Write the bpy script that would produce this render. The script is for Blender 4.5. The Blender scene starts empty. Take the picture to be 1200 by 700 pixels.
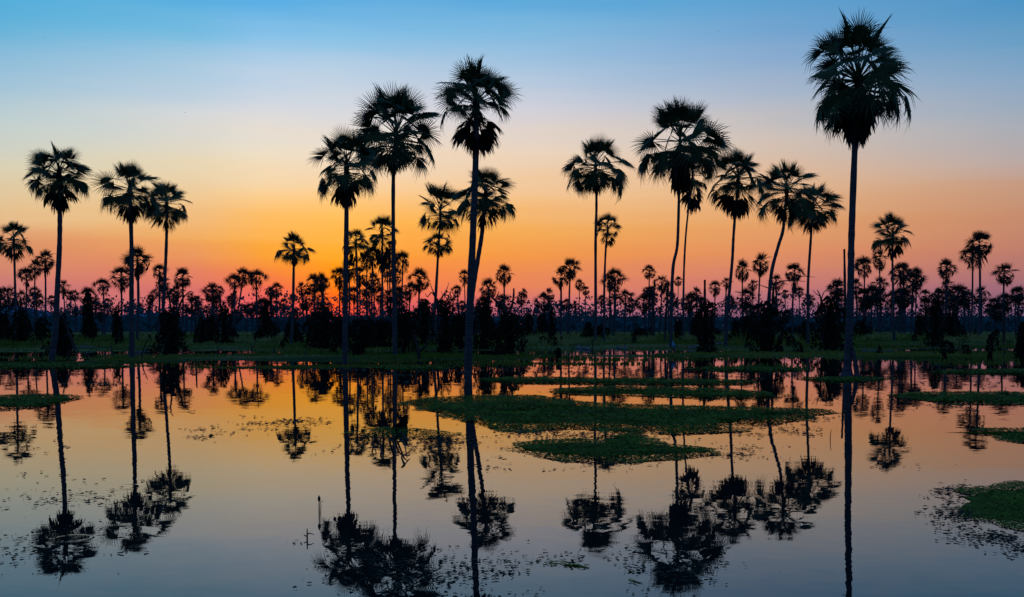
import bpy, math, random
import numpy as np
from mathutils import Vector, Matrix, noise

random.seed(7)
scene = bpy.context.scene
COL = scene.collection
R = math.radians

# ------------------------------------------------------------------ camera
CAM_H = 1.7
F = 1167.0                       # focal length in photo pixels (35 mm lens)
TILT = math.radians(-2.2)        # camera looks slightly down, lens shifted up
CY = 382 + F * math.tan(TILT) * -1   # row of the optical axis; the horizon lies at row 382 of 700
CT, ST = math.cos(TILT), math.sin(TILT)
cam_d = bpy.data.cameras.new('camera')
cam_d.lens = 35.0
cam_d.sensor_width = 36.0
cam_d.clip_end = 20000
cam_d.shift_y = (CY - 350) / 1200
cam = bpy.data.objects.new('camera', cam_d)
COL.objects.link(cam)
cam.location = (0, 0, CAM_H)
cam.rotation_euler = (R(90) + TILT, 0, 0)
scene.camera = cam


def ray(px, py):
    dx, dy = (px - 600) / F, (CY - py) / F
    return Vector((dx, CT - dy * ST, ST + dy * CT))


def ground_at(px, py, z=0.0):
    d = ray(px, py)
    t = (z - CAM_H) / d.z
    return Vector((d.x * t, d.y * t, z))


def at(px, py, Y):
    d = ray(px, py)
    t = Y / d.y
    return Vector((d.x * t, Y, CAM_H + d.z * t))


# ------------------------------------------------------------------ tagging
def tag(o, label=None, cat=None, group=None, kind=None):
    if label: o['label'] = label
    if cat: o['category'] = cat
    if group: o['group'] = group
    if kind: o['kind'] = kind
    return o


def empty(name, loc, parent=None):
    o = bpy.data.objects.new(name, None)
    o.empty_display_size = 0.3
    COL.objects.link(o)
    o.location = loc
    if parent: o.parent = parent
    return o


def link(name, me, parent=None, loc=(0, 0, 0)):
    o = bpy.data.objects.new(name, me)
    COL.objects.link(o)
    o.location = loc
    if parent: o.parent = parent
    return o


def mesh(name, V, Fc, mat, smooth=False):
    me = bpy.data.meshes.new(name)
    me.from_pydata([tuple(v) for v in V], [], Fc)
    me.materials.append(mat)
    if smooth:
        me.polygons.foreach_set('use_smooth', [True] * len(me.polygons))
    me.update()
    return me


def mesh_np(name, V, T, mat):
    """V (n,3) float, T (m,k) int with constant k"""
    me = bpy.data.meshes.new(name)
    n, m, k = len(V), len(T), T.shape[1]
    me.vertices.add(n)
    me.vertices.foreach_set('co', np.ascontiguousarray(V, dtype=np.float32).ravel())
    me.loops.add(m * k)
    me.loops.foreach_set('vertex_index', np.ascontiguousarray(T, dtype=np.int32).ravel())
    me.polygons.add(m)
    me.polygons.foreach_set('loop_start', np.arange(0, m * k, k, dtype=np.int32))
    me.materials.append(mat)
    me.update(calc_edges=True)
    me.validate()
    return me


# ------------------------------------------------------------------ materials
def srgb(r, g, b):
    def f(c):
        c /= 255.0
        return c / 12.92 if c <= 0.04045 else ((c + 0.055) / 1.055) ** 2.4
    return (f(r), f(g), f(b), 1.0)


def mat_noise(name, c1, c2, scale=3.0, rough=0.75, spec=0.15, detail=4, c3=None, stretch=(1, 1, 1), bump=0.0, bscale=20):
    m = bpy.data.materials.new(name)
    m.use_nodes = True
    nt = m.node_tree
    b = nt.nodes['Principled BSDF']
    b.inputs['Roughness'].default_value = rough
    b.inputs['Specular IOR Level'].default_value = spec
    geo = nt.nodes.new('ShaderNodeNewGeometry')
    mp = nt.nodes.new('ShaderNodeMapping')
    mp.inputs['Scale'].default_value = stretch
    nt.links.new(geo.outputs['Position'], mp.inputs['Vector'])
    nz = nt.nodes.new('ShaderNodeTexNoise')
    nz.inputs['Scale'].default_value = scale
    nz.inputs['Detail'].default_value = detail
    nt.links.new(mp.outputs['Vector'], nz.inputs['Vector'])
    cr = nt.nodes.new('ShaderNodeValToRGB')
    e = cr.color_ramp.elements
    e[0].position, e[0].color = 0.35, (*c1, 1)
    e[1].position, e[1].color = 0.65, (*c2, 1)
    if c3:
        x = e.new(0.8); x.color = (*c3, 1)
    nt.links.new(nz.outputs['Fac'], cr.inputs['Fac'])
    nt.links.new(cr.outputs['Color'], b.inputs['Base Color'])
    if bump:
        n2 = nt.nodes.new('ShaderNodeTexNoise')
        n2.inputs['Scale'].default_value = bscale
        nt.links.new(mp.outputs['Vector'], n2.inputs['Vector'])
        bp = nt.nodes.new('ShaderNodeBump')
        bp.inputs['Distance'].default_value = bump
        nt.links.new(n2.outputs['Fac'], bp.inputs['Height'])
        nt.links.new(bp.outputs['Normal'], b.inputs['Normal'])
    return m


M = {}
M['frond'] = mat_noise('palm_frond_green', (0.032, 0.075, 0.030), (0.066, 0.125, 0.046), 1.2, 0.55, 0.3)
M['dead'] = mat_noise('dead_frond_brown', (0.016, 0.013, 0.011), (0.040, 0.031, 0.023), 2.0, 0.85)
M['trunk'] = mat_noise('palm_trunk_bark', (0.045, 0.050, 0.058), (0.085, 0.090, 0.100), 2.2, 0.9, 0.1, stretch=(1, 1, 7), bump=0.02, bscale=6)
M['far_frond'] = mat_noise('far_palm_frond', (0.018, 0.030, 0.026), (0.034, 0.050, 0.042), 0.8, 0.8, 0.05)  # distance haze put into the frond colour
M['far_trunk'] = mat_noise('far_palm_trunk', (0.040, 0.050, 0.062), (0.060, 0.072, 0.085), 0.8, 0.9, 0.05)  # bluish distance haze put into the bark colour
M['wood'] = mat_noise('hazy_wood', (0.028, 0.105, 0.120), (0.044, 0.135, 0.150), 0.12, 0.95, 0.0)  # blue of the haze put into the base colour
M['hill'] = mat_noise('hazy_hill', (0.16, 0.21, 0.34), (0.18, 0.23, 0.36), 0.01, 1.0, 0.0)  # airlight in front of the hills put into the base colour
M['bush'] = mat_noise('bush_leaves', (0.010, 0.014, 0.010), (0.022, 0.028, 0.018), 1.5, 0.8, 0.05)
M['bush_core'] = mat_noise('bush_shade', (0.006, 0.007, 0.006), (0.012, 0.012, 0.010), 1.5, 0.9, 0.0)  # inner shade of bushes put into the colour, reused for stumps
M['snag'] = mat_noise('dead_bark', (0.035, 0.030, 0.028), (0.070, 0.060, 0.055), 3.0, 0.9, 0.05, stretch=(1, 1, 0.3))
M['log'] = mat_noise('bleached_log', (0.10, 0.10, 0.11), (0.17, 0.16, 0.17), 3.0, 0.9, 0.1)
M['mat'] = mat_noise('floating_leaves_green', (0.050, 0.085, 0.005), (0.125, 0.19, 0.009), 1.3, 0.7, 0.05, detail=9, c3=(0.22, 0.25, 0.025))
M['mat_base'] = mat_noise('mat_under_layer', (0.035, 0.080, 0.006), (0.060, 0.120, 0.010), 2.5, 0.9, 0.0, detail=6)
M['grass'] = mat_noise('bank_grass', (0.080, 0.140, 0.018), (0.23, 0.255, 0.050), 0.10, 0.85, 0.03, detail=7, c3=(0.28, 0.27, 0.12), stretch=(0.45, 1, 1))
M['olive'] = mat_noise('tall_olive_grass', (0.16, 0.18, 0.05), (0.36, 0.36, 0.12), 0.35, 0.85, 0.03)
M['debris'] = mat_noise('floating_debris', (0.012, 0.016, 0.012), (0.030, 0.036, 0.024), 6.0, 0.8, 0.1)
M['stem'] = mat_noise('water_plant_stem', (0.012, 0.016, 0.010), (0.025, 0.030, 0.018), 6.0, 0.8, 0.1)
M['bird'] = mat_noise('dark_plumage', (0.008, 0.008, 0.009), (0.016, 0.016, 0.018), 8.0, 0.7, 0.1)
M['heron'] = mat_noise('blue_grey_plumage', (0.10, 0.27, 0.46), (0.15, 0.36, 0.56), 9.0, 0.8, 0.1)
M['heron_leg'] = mat_noise('dark_leg', (0.03, 0.03, 0.03), (0.05, 0.045, 0.04), 9.0, 0.8, 0.1)


def make_ground_mat():
    m = mat_noise('bank_soil_and_grass', (0.026, 0.046, 0.012), (0.13, 0.155, 0.050), 0.12, 0.95, 0.02, detail=8, c3=(0.20, 0.19, 0.13), stretch=(0.4, 1, 1))
    return m


def make_water_mat():
    m = bpy.data.materials.new('still_water')
    m.use_nodes = True
    nt = m.node_tree
    N, L = nt.nodes, nt.links
    b = N['Principled BSDF']
    b.inputs['Base Color'].default_value = (0.010, 0.012, 0.012, 1)
    b.inputs['Roughness'].default_value = 0.0
    b.inputs['IOR'].default_value = 1.33
    geo = N.new('ShaderNodeNewGeometry')

    def wave(scale, amp, det, off, stretch):
        mp = N.new('ShaderNodeMapping')
        mp.inputs['Location'].default_value = off
        mp.inputs['Scale'].default_value = stretch
        L.new(geo.outputs['Position'], mp.inputs['Vector'])
        nz = N.new('ShaderNodeTexNoise')
        nz.inputs['Scale'].default_value = scale
        nz.inputs['Detail'].default_value = det
        L.new(mp.outputs['Vector'], nz.inputs['Vector'])
        s = N.new('ShaderNodeVectorMath'); s.operation = 'SUBTRACT'
        s.inputs[1].default_value = (0.5, 0.5, 0.5)
        L.new(nz.outputs['Color'], s.inputs[0])
        k = N.new('ShaderNodeVectorMath'); k.operation = 'MULTIPLY'
        k.inputs[1].default_value = (amp, amp, 0)
        L.new(s.outputs[0], k.inputs[0])
        return k.outputs[0]

    def add(a, c):
        v = N.new('ShaderNodeVectorMath'); v.operation = 'ADD'
        L.new(a, v.inputs[0]); L.new(c, v.inputs[1])
        return v.outputs[0]

    # patches of wind ripple between calm patches
    big = N.new('ShaderNodeTexNoise'); big.inputs['Scale'].default_value = 0.16; big.inputs['Detail'].default_value = 2
    L.new(geo.outputs['Position'], big.inputs['Vector'])
    mr = N.new('ShaderNodeMapRange')
    mr.inputs['From Min'].default_value = 0.4; mr.inputs['From Max'].default_value = 0.65
    mr.inputs['To Min'].default_value = 0.35; mr.inputs['To Max'].default_value = 1.0
    L.new(big.outputs['Fac'], mr.inputs['Value'])
    v = wave(7.0, 0.017, 3, (3.1, 1.7, 0), (0.55, 1, 1))
    v = add(v, wave(1.3, 0.011, 2, (0, 9.2, 0), (0.5, 1, 1)))
    sc = N.new('ShaderNodeVectorMath'); sc.operation = 'SCALE'
    L.new(v, sc.inputs[0]); L.new(mr.outputs['Result'], sc.inputs['Scale'])
    v = sc.outputs[0]
    # rings spreading where fish have risen
    for (cx, cy, r0, w, amp) in RINGS:
        sub = N.new('ShaderNodeVectorMath'); sub.operation = 'SUBTRACT'
        sub.inputs[1].default_value = (cx, cy, 0)
        L.new(geo.outputs['Position'], sub.inputs[0])
        ln = N.new('ShaderNodeVectorMath'); ln.operation = 'LENGTH'
        L.new(sub.outputs[0], ln.inputs[0])
        d = N.new('ShaderNodeMath'); d.operation = 'SUBTRACT'; d.inputs[1].default_value = r0
        L.new(ln.outputs['Value'], d.inputs[0])
        q = N.new('ShaderNodeMath'); q.operation = 'DIVIDE'; q.inputs[1].default_value = w
        L.new(d.outputs[0], q.inputs[0])
        sq = N.new('ShaderNodeMath'); sq.operation = 'MULTIPLY'
        L.new(q.outputs[0], sq.inputs[0]); L.new(q.outputs[0], sq.inputs[1])
        ng = N.new('ShaderNodeMath'); ng.operation = 'MULTIPLY'; ng.inputs[1].default_value = -1
        L.new(sq.outputs[0], ng.inputs[0])
        ex = N.new('ShaderNodeMath'); ex.operation = 'EXPONENT'
        L.new(ng.outputs[0], ex.inputs[0])
        sn = N.new('ShaderNodeMath'); sn.operation = 'MULTIPLY'; sn.inputs[1].default_value = 4.5
        L.new(q.outputs[0], sn.inputs[0])
        si = N.new('ShaderNodeMath'); si.operation = 'SINE'
        L.new(sn.outputs[0], si.inputs[0])
        pr = N.new('ShaderNodeMath'); pr.operation = 'MULTIPLY'
        L.new(ex.outputs[0], pr.inputs[0]); L.new(si.outputs[0], pr.inputs[1])
        am = N.new('ShaderNodeMath'); am.operation = 'MULTIPLY'; am.inputs[1].default_value = amp
        L.new(pr.outputs[0], am.inputs[0])
        nm = N.new('ShaderNodeVectorMath'); nm.operation = 'NORMALIZE'
        L.new(sub.outputs[0], nm.inputs[0])
        s2 = N.new('ShaderNodeVectorMath'); s2.operation = 'SCALE'
        L.new(nm.outputs[0], s2.inputs[0]); L.new(am.outputs[0], s2.inputs['Scale'])
        v = add(v, s2.outputs[0])
    up = N.new('ShaderNodeCombineXYZ'); up.inputs['Z'].default_value = 1.0
    v = add(v, up.outputs[0])
    nn = N.new('ShaderNodeVectorMath'); nn.operation = 'NORMALIZE'
    L.new(v, nn.inputs[0])
    L.new(nn.outputs[0], b.inputs['Normal'])
    return m


_r1 = ground_at(84, 631); _r2 = ground_at(140, 571)
RINGS = [(_r1.x, _r1.y, 0.13, 0.035, 0.020), (_r2.x, _r2.y, 0.20, 0.05, 0.012)]
M['ground'] = make_ground_mat()
M['water'] = make_water_mat()

# ------------------------------------------------------------------ world: dusk sky
SUN_AZ = math.atan((375 - 600) / F)       # the glow lies left of the middle
world = bpy.data.worlds.new('World')
scene.world = world
world.use_nodes = True
nt = world.node_tree
N, L = nt.nodes, nt.links
bg = N['Background']
bg.inputs['Strength'].default_value = 1.0
tc = N.new('ShaderNodeTexCoord')
sx = N.new('ShaderNodeSeparateXYZ')
L.new(tc.outputs['Generated'], sx.inputs[0])
asn = N.new('ShaderNodeMath'); asn.operation = 'ARCSINE'
L.new(sx.outputs['Z'], asn.inputs[0])
elv = N.new('ShaderNodeMath'); elv.operation = 'DIVIDE'; elv.inputs[1].default_value = math.pi / 2
L.new(asn.outputs[0], elv.inputs[0])
# thin haze layers: elevation wobbles a little with azimuth
hz_map = N.new('ShaderNodeMapping'); hz_map.inputs['Scale'].default_value = (3, 3, 40)
L.new(tc.outputs['Generated'], hz_map.inputs['Vector'])
hz = N.new('ShaderNodeTexNoise'); hz.inputs['Scale'].default_value = 1.0; hz.inputs['Detail'].default_value = 3
L.new(hz_map.outputs[0], hz.inputs['Vector'])
hzm = N.new('ShaderNodeMapRange')
hzm.inputs['To Min'].default_value = -0.009; hzm.inputs['To Max'].default_value = 0.009
L.new(hz.outputs['Fac'], hzm.inputs['Value'])
el2 = N.new('ShaderNodeMath'); el2.operation = 'ADD'
L.new(elv.outputs[0], el2.inputs[0]); L.new(hzm.outputs[0], el2.inputs[1])
az = N.new('ShaderNodeMath'); az.operation = 'ARCTAN2'
L.new(sx.outputs['X'], az.inputs[0]); L.new(sx.outputs['Y'], az.inputs[1])

HIGH = [(35, (58, 132, 198)), (60, (42, 98, 162)), (90, (36, 80, 142))]
SKY = [  # photo column, then (row, colour)
    (-900, [(0, (38, 95, 150)), (150, (70, 105, 145)), (250, (95, 105, 135)), (330, (95, 85, 115)), (380, (70, 68, 100))]),
    (10, [(0, (75, 170, 215)), (40, (95, 175, 215)), (90, (150, 190, 215)), (150, (190, 205, 205)), (200, (215, 205, 175)), (250, (226, 188, 138)), (290, (215, 140, 100)), (330, (200, 120, 113)), (355, (175, 110, 125)), (378, (120, 95, 130))]),
    (230, [(0, (78, 170, 220)), (40, (115, 185, 222)), (90, (170, 200, 222)), (140, (210, 213, 215)), (190, (228, 212, 180)), (240, (236, 194, 140)), (280, (236, 164, 86)), (310, (226, 130, 90)), (340, (215, 110, 105)), (360, (205, 98, 110)), (378, (160, 90, 115))]),
    (310, [(0, (80, 170, 225)), (40, (130, 190, 230)), (90, (180, 205, 228)), (130, (215, 215, 220)), (180, (235, 220, 195)), (230, (248, 205, 145)), (260, (250, 185, 95)), (290, (248, 163, 48)), (315, (242, 135, 56)), (335, (236, 105, 78)), (360, (230, 88, 100)), (378, (215, 80, 100))]),
    (395, [(0, (82, 168, 222)), (40, (130, 190, 228)), (90, (180, 205, 226)), (130, (212, 214, 220)), (180, (236, 218, 195)), (230, (250, 203, 140)), (260, (255, 188, 88)), (290, (255, 168, 36)), (310, (255, 152, 8)), (330, (255, 130, 12)), (350, (255, 100, 20)), (370, (255, 68, 40)), (379, (245, 60, 60))]),
    (480, [(0, (84, 166, 219)), (40, (126, 186, 225)), (90, (176, 200, 223)), (130, (210, 210, 218)), (180, (235, 214, 192)), (230, (247, 198, 138)), (265, (250, 176, 74)), (295, (248, 152, 52)), (320, (242, 130, 66)), (345, (232, 106, 88)), (370, (218, 88, 104))]),
    (632, [(0, (85, 165, 215)), (40, (120, 180, 220)), (90, (170, 195, 220)), (130, (205, 205, 215)), (180, (232, 208, 185)), (230, (240, 190, 135)), (270, (240, 166, 80)), (302, (238, 146, 68)), (330, (226, 127, 90)), (350, (207, 113, 115)), (370, (174, 105, 132))]),
    (900, [(0, (80, 155, 205)), (60, (125, 165, 205)), (110, (165, 180, 200)), (160, (205, 190, 180)), (220, (225, 180, 140)), (260, (224, 157, 100)), (300, (221, 138, 94)), (335, (199, 118, 112)), (370, (146, 97, 128))]),
    (1188, [(0, (70, 145, 195)), (50, (100, 155, 195)), (100, (135, 165, 195)), (150, (165, 170, 180)), (190, (185, 165, 160)), (220, (195, 150, 125)), (250, (196, 137, 106)), (290, (189, 121, 105)), (320, (170, 110, 112)), (350, (142, 97, 122)), (370, (112, 86, 120))]),
    (2100, [(0, (36, 85, 140)), (150, (65, 95, 135)), (250, (85, 95, 128)), (330, (85, 78, 110)), (380, (66, 64, 98))]),
]
BACK = [(0, (52, 70, 108)), (8, (78, 88, 124)), (18, (70, 104, 154)), (40, (48, 92, 150)), (90, (36, 80, 142))]


def ramp(stops):
    cr = N.new('ShaderNodeValToRGB')
    e = cr.color_ramp.elements
    stops = sorted(stops)
    e[0].position, e[0].color = stops[0]
    e[1].position, e[1].color = stops[-1]
    for p, c in stops[1:-1]:
        x = e.new(p); x.color = c
    L.new(el2.outputs[0], cr.inputs['Fac'])
    return cr.outputs['Color']


prev = None
prev_az = None


def mixin(col, a0, a1):
    global prev
    mr = N.new('ShaderNodeMapRange')
    mr.inputs['From Min'].default_value = a0; mr.inputs['From Max'].default_value = a1
    L.new(az.outputs[0], mr.inputs['Value'])
    mx = N.new('ShaderNodeMix'); mx.data_type = 'RGBA'
    L.new(mr.outputs['Result'], mx.inputs['Factor'])
    L.new(prev, mx.inputs[6]); L.new(col, mx.inputs[7])
    prev = mx.outputs[2]


back = ramp([(d / 90, srgb(*c)) for d, c in BACK])
prev = back
prev_az = R(-150)
for X, st in SKY:
    a = math.atan((X - 600) / F)
    sl = math.sqrt(1 + ((X - 600) / F) ** 2)
    stops = [(math.degrees(math.atan((382 - y) / F / sl)) / 90, srgb(*c)) for y, c in st]
    stops += [(d / 90, srgb(*c)) for d, c in HIGH]
    mixin(ramp(stops), prev_az, a)
    prev_az = a
mixin(back, prev_az, R(150))
sky = N.new('ShaderNodeTexSky')
sky.sky_type = 'NISHITA'
sky.sun_disc = False
sky.sun_elevation = R(-2.0)
sky.sun_rotation = SUN_AZ
nsc = N.new('ShaderNodeVectorMath'); nsc.operation = 'SCALE'; nsc.inputs['Scale'].default_value = 0.05
L.new(sky.outputs['Color'], nsc.inputs[0])
ad = N.new('ShaderNodeVectorMath'); ad.operation = 'ADD'
L.new(prev, ad.inputs[0]); L.new(nsc.outputs[0], ad.inputs[1])
L.new(ad.outputs[0], bg.inputs['Color'])

sun_d = bpy.data.lights.new('sun', 'SUN')
sun_d.energy = 0.5
sun_d.angle = R(0.5)
sun_d.color = (1.0, 0.62, 0.35)
sun = bpy.data.objects.new('sun', sun_d)
COL.objects.link(sun)
el = R(-2.0)                     # already below the horizon
sdir = Vector((math.sin(SUN_AZ) * math.cos(el), math.cos(SUN_AZ) * math.cos(el), math.sin(el)))
sun.rotation_euler = sdir.to_track_quat('Z', 'Y').to_euler()

scene.view_settings.view_transform = 'Standard'
scene.view_settings.look = 'None'
scene.view_settings.exposure = 0
scene.render.resolution_x, scene.render.resolution_y = 1024, 597


# ------------------------------------------------------------------ ground, water, hills
def sstep(a, b, x):
    t = min(1.0, max(0.0, (x - a) / (b - a)))
    return t * t * (3 - 2 * t)


def fbm(x, y, s=0.0):
    return noise.fractal(Vector((x, y, s)), 0.9, 2.1, 4)


def gh(x, y):
    """height of the ground above the water level"""
    if y < 30: return -0.5
    if y > 600: return 0.35
    edge = 50.5 + 2.6 * noise.noise(Vector((x * 0.035, 3.3, 0))) + 1.6 * noise.noise(Vector((x * 0.15, 8.1, 0)))
    edge -= 8.5 * sstep(-15, -19, x) if x < 0 else 0
    edge += 7.0 * fbm(x * 0.05, y * 0.42, 6.1)
    t = sstep(edge - 2.5, edge + 3.5, y)
    n = 0.75 * fbm(x * 0.045, y * 0.085, 1.7) + 0.5 * fbm(x * 0.025, y * 0.22, 4.7)
    k = -0.5 + t * 0.5 + t * (0.030 + 0.18 * n * (1 - 0.5 * sstep(95, 130, y)) + 0.14 * sstep(72, 118, y))
    return k


def grid_axis(lo, hi, f0, f1, fine, grow):
    a = [f0]
    while a[-1] < f1: a.append(a[-1] + fine)
    s = fine
    while a[-1] < hi:
        s *= grow; a.append(a[-1] + s)
    b = [f0]; s = fine
    while b[-1] > lo:
        s *= grow; b.append(b[-1] - s)
    return b[:0:-1] + a


xs = grid_axis(-6000, 6000, -70, 70, 0.6, 1.35)
ys = grid_axis(-300, 9000, 40, 135, 0.45, 1.35)
V = np.array([(x, y, gh(x, y)) for y in ys for x in xs])
nx = len(xs)
T = np.array([(j * nx + i, j * nx + i + 1, (j + 1) * nx + i + 1, (j + 1) * nx + i)
              for j in range(len(ys) - 1) for i in range(nx - 1)])
g = mesh_np('ground', V, T, M['ground'])
g.polygons.foreach_set('use_smooth', [True] * len(g.polygons))
tag(link('ground', g), kind='structure')

me = mesh('water', [(-5000, -250, 0), (5000, -250, 0), (5000, 700, 0), (-5000, 700, 0)], [(0, 1, 2, 3)], M['water'])
tag(link('water', me), kind='structure')

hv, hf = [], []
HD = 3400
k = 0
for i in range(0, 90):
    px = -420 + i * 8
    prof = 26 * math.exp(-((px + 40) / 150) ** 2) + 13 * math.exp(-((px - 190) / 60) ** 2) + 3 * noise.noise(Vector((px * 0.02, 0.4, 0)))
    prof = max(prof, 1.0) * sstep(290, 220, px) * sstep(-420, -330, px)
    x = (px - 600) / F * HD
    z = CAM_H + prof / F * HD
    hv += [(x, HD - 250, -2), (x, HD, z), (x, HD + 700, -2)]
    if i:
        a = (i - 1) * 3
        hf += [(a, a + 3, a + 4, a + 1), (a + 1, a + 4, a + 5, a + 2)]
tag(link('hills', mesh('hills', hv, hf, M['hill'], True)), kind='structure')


# ------------------------------------------------------------------ tubes
def tube(V, Fc, pts, rad, sides=8, cap=True):
    base = len(V)
    n = len(pts)
    for i, p in enumerate(pts):
        d = (pts[min(i + 1, n - 1)] - pts[max(i - 1, 0)])
        d = d.normalized() if d.length > 1e-9 else Vector((0, 0, 1))
        a = Vector((0, 1, 0)) if abs(d.y) < 0.8 else Vector((1, 0, 0))
        u = d.cross(a).normalized(); w = d.cross(u).normalized()
        for s in range(sides):
            t = 2 * math.pi * s / sides
            V.append(p + (u * math.cos(t) + w * math.sin(t)) * rad[i])
    for i in range(n - 1):
        for s in range(sides):
            a = base + i * sides + s; b = base + i * sides + (s + 1) % sides
            Fc.append((a, b, b + sides, a + sides))
    if cap:
        Fc.append(tuple(base + s for s in range(sides)))
        Fc.append(tuple(base + (n - 1) * sides + s for s in reversed(range(sides))))


def spline(P, n):
    P = [P[0] * 2 - P[1]] + list(P) + [P[-1] * 2 - P[-2]]
    out = []
    for i in range(1, len(P) - 2):
        for k in range(n):
            t = k / n
            a, b, c, d = P[i - 1], P[i], P[i + 1], P[i + 2]
            out.append(0.5 * (2 * b + (c - a) * t + (2 * a - 5 * b + 4 * c - d) * t * t + (3 * b - a - 3 * c + d) * t ** 3))
    out.append(P[-2])
    return out


# ------------------------------------------------------------------ fan palm fronds
def frond_geo(rng, n=34, Lp=0.95, RB=1.0, spread=125, droop=0.15, bend=15, cup=0.12, ragged=0.1, petw=0.016):
    """one fan leaf along +X: bare stalk, then a pleated blade split into pointed rays"""
    V, Fc = [], []
    sag = -0.05 - 0.04 * droop
    st = [Vector((Lp * t, 0, sag * t * t)) for t in (0, 0.35, 0.7, 1.0)]
    tube(V, Fc, st, [petw * 1.9, petw * 1.2, petw, petw * 0.9], 4)
    hub = st[-1]
    cb, sb = math.cos(R(bend)), math.sin(R(bend))

    def put(rho, a, z):
        x, y = rho * math.cos(a), rho * math.sin(a)
        z += cup * rho * abs(math.sin(a)) * 0.9 - droop * rho * rho - 0.10 * max(0, -math.cos(a)) * rho
        V.append(Vector((hub.x + x * cb + z * sb, y, hub.z - x * sb + z * cb)))
        return len(V) - 1
    s = R(spread)
    dl = s / n
    for k in range(n):
        if rng.random() < ragged * 0.5: continue
        a = -s + (2 * k + 1) * dl
        ln = RB * (0.80 + 0.20 * math.cos(a * 0.6)) * (1 + rng.uniform(-ragged, ragged * 0.6))
        r1 = RB * 0.31
        j = rng.uniform(-1, 1) * dl * (0.5 + 2 * ragged)
        h = put(0.0, a, 0)
        l1 = put(r1, a - dl, 0.0); m1 = put(r1, a, 0.035 * RB); q1 = put(r1, a + dl, 0.0)
        r2 = (r1 + ln) * 0.52
        w2 = dl * r1 / r2 * 0.66
        dz = -rng.uniform(0, 1) * (0.02 + 0.12 * droop) * RB
        l2 = put(r2, a + j * 0.4 - w2, dz * 0.4); m2 = put(r2, a + j * 0.4, 0.02 * RB + dz * 0.4); q2 = put(r2, a + j * 0.4 + w2, dz * 0.4)
        tp = put(ln, a + j, dz * 2 - (rng.random() < ragged) * 0.25 * RB)
        Fc += [(h, l1, m1), (h, m1, q1), (l1, l2, m2, m1), (m1, m2, q2, q1), (l2, tp, m2), (m2, tp, q2)]
    return V, Fc


def dead_geo(rng, n=16, Lp=0.75, RB=0.95):
    """a dry folded leaf that hangs"""
    V, Fc = [], []
    st = [Vector((Lp * t, 0.02 * math.sin(5 * t), -0.10 * t * t)) for t in (0, 0.3, 0.7, 1.0)]
    tube(V, Fc, st, [0.028, 0.02, 0.016, 0.012], 4)
    hub = st[-1]
    for k in range(n):
        a = R(rng.uniform(-50, 50))
        ln = RB * rng.uniform(0.45, 1.05)
        w = rng.uniform(0.03, 0.065)
        z0 = rng.uniform(-0.12, 0.12)
        curl = rng.uniform(0.45, 0.95)
        P = []
        for t in (0, 0.35, 0.7, 1.0):
            r = ln * t
            aa = a * (1 - curl * t)
            P.append(Vector((hub.x + r * math.cos(aa), r * math.sin(aa) * 0.9, hub.z + z0 * t + rng.uniform(-0.05, 0.05) * t)))
        b = len(V)
        for t, p in zip((0.3, 1.0, 0.75, 0.05), P):
            V += [p + Vector((0, w * t, w * t * 0.5)), p - Vector((0, w * t, -w * t * 0.5))]
        for i in range(3):
            Fc.append((b + 2 * i, b + 2 * i + 1, b + 2 * i + 3, b + 2 * i + 2))
    return V, Fc


rngF = random.Random(11)
KINDS = {}
KINDS['up'] = [frond_geo(rngF, 28, rngF.uniform(.95, 1.1), .88, rngF.uniform(80, 110), .06, 0, .25, .10) for _ in range(4)]
KINDS['mid'] = [frond_geo(rngF, 30, rngF.uniform(.95, 1.15), .85, rngF.uniform(105, 140), .16, rngF.uniform(20, 42), .12, .14) for _ in range(5)]
KINDS['low'] = [frond_geo(rngF, 28, rngF.uniform(.9, 1.1), .85, rngF.uniform(70, 100), .22, rngF.uniform(48, 64), .08, .2) for _ in range(5)]
KINDS['sup'] = [frond_geo(rngF, 22, rngF.uniform(.75, 1.2), .74, rngF.uniform(75, 115), .06, 5, .22, .14) for _ in range(4)]
KINDS['smid'] = [frond_geo(rngF, 22, rngF.uniform(.6, 1.25), .70, rngF.uniform(80, 125), .22, rngF.uniform(30, 65), .10, .18) for _ in range(6)]
KINDS['slow'] = [frond_geo(rngF, 18, rngF.uniform(.5, 1.2), .74, rngF.uniform(45, 75), .22, rngF.uniform(50, 66), .06, .25) for _ in range(6)]
KINDS['dead'] = [dead_geo(rngF, 13) for _ in range(6)]
FR_ME = {k: [mesh('frond', v, f, M['dead' if k == 'dead' else 'frond']) for v, f in L_] for k, L_ in KINDS.items()}
LO = {}
LO['up'] = [frond_geo(rngF, 15, .8, 1.0, 100, .06, -2, .28, .08, .022) for _ in range(2)]
LO['mid'] = [frond_geo(rngF, 16, q, .92, 120, .18, 26, .15, .14, .022) for q in (.7, .95, 1.1)]
LO['low'] = [frond_geo(rngF, 15, .95, .90, 100, .32, 68, .1, .18, .022) for _ in range(3)]
LO['dead'] = [dead_geo(rngF, 8) for _ in range(3)]
UNIT = 1.88


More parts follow.
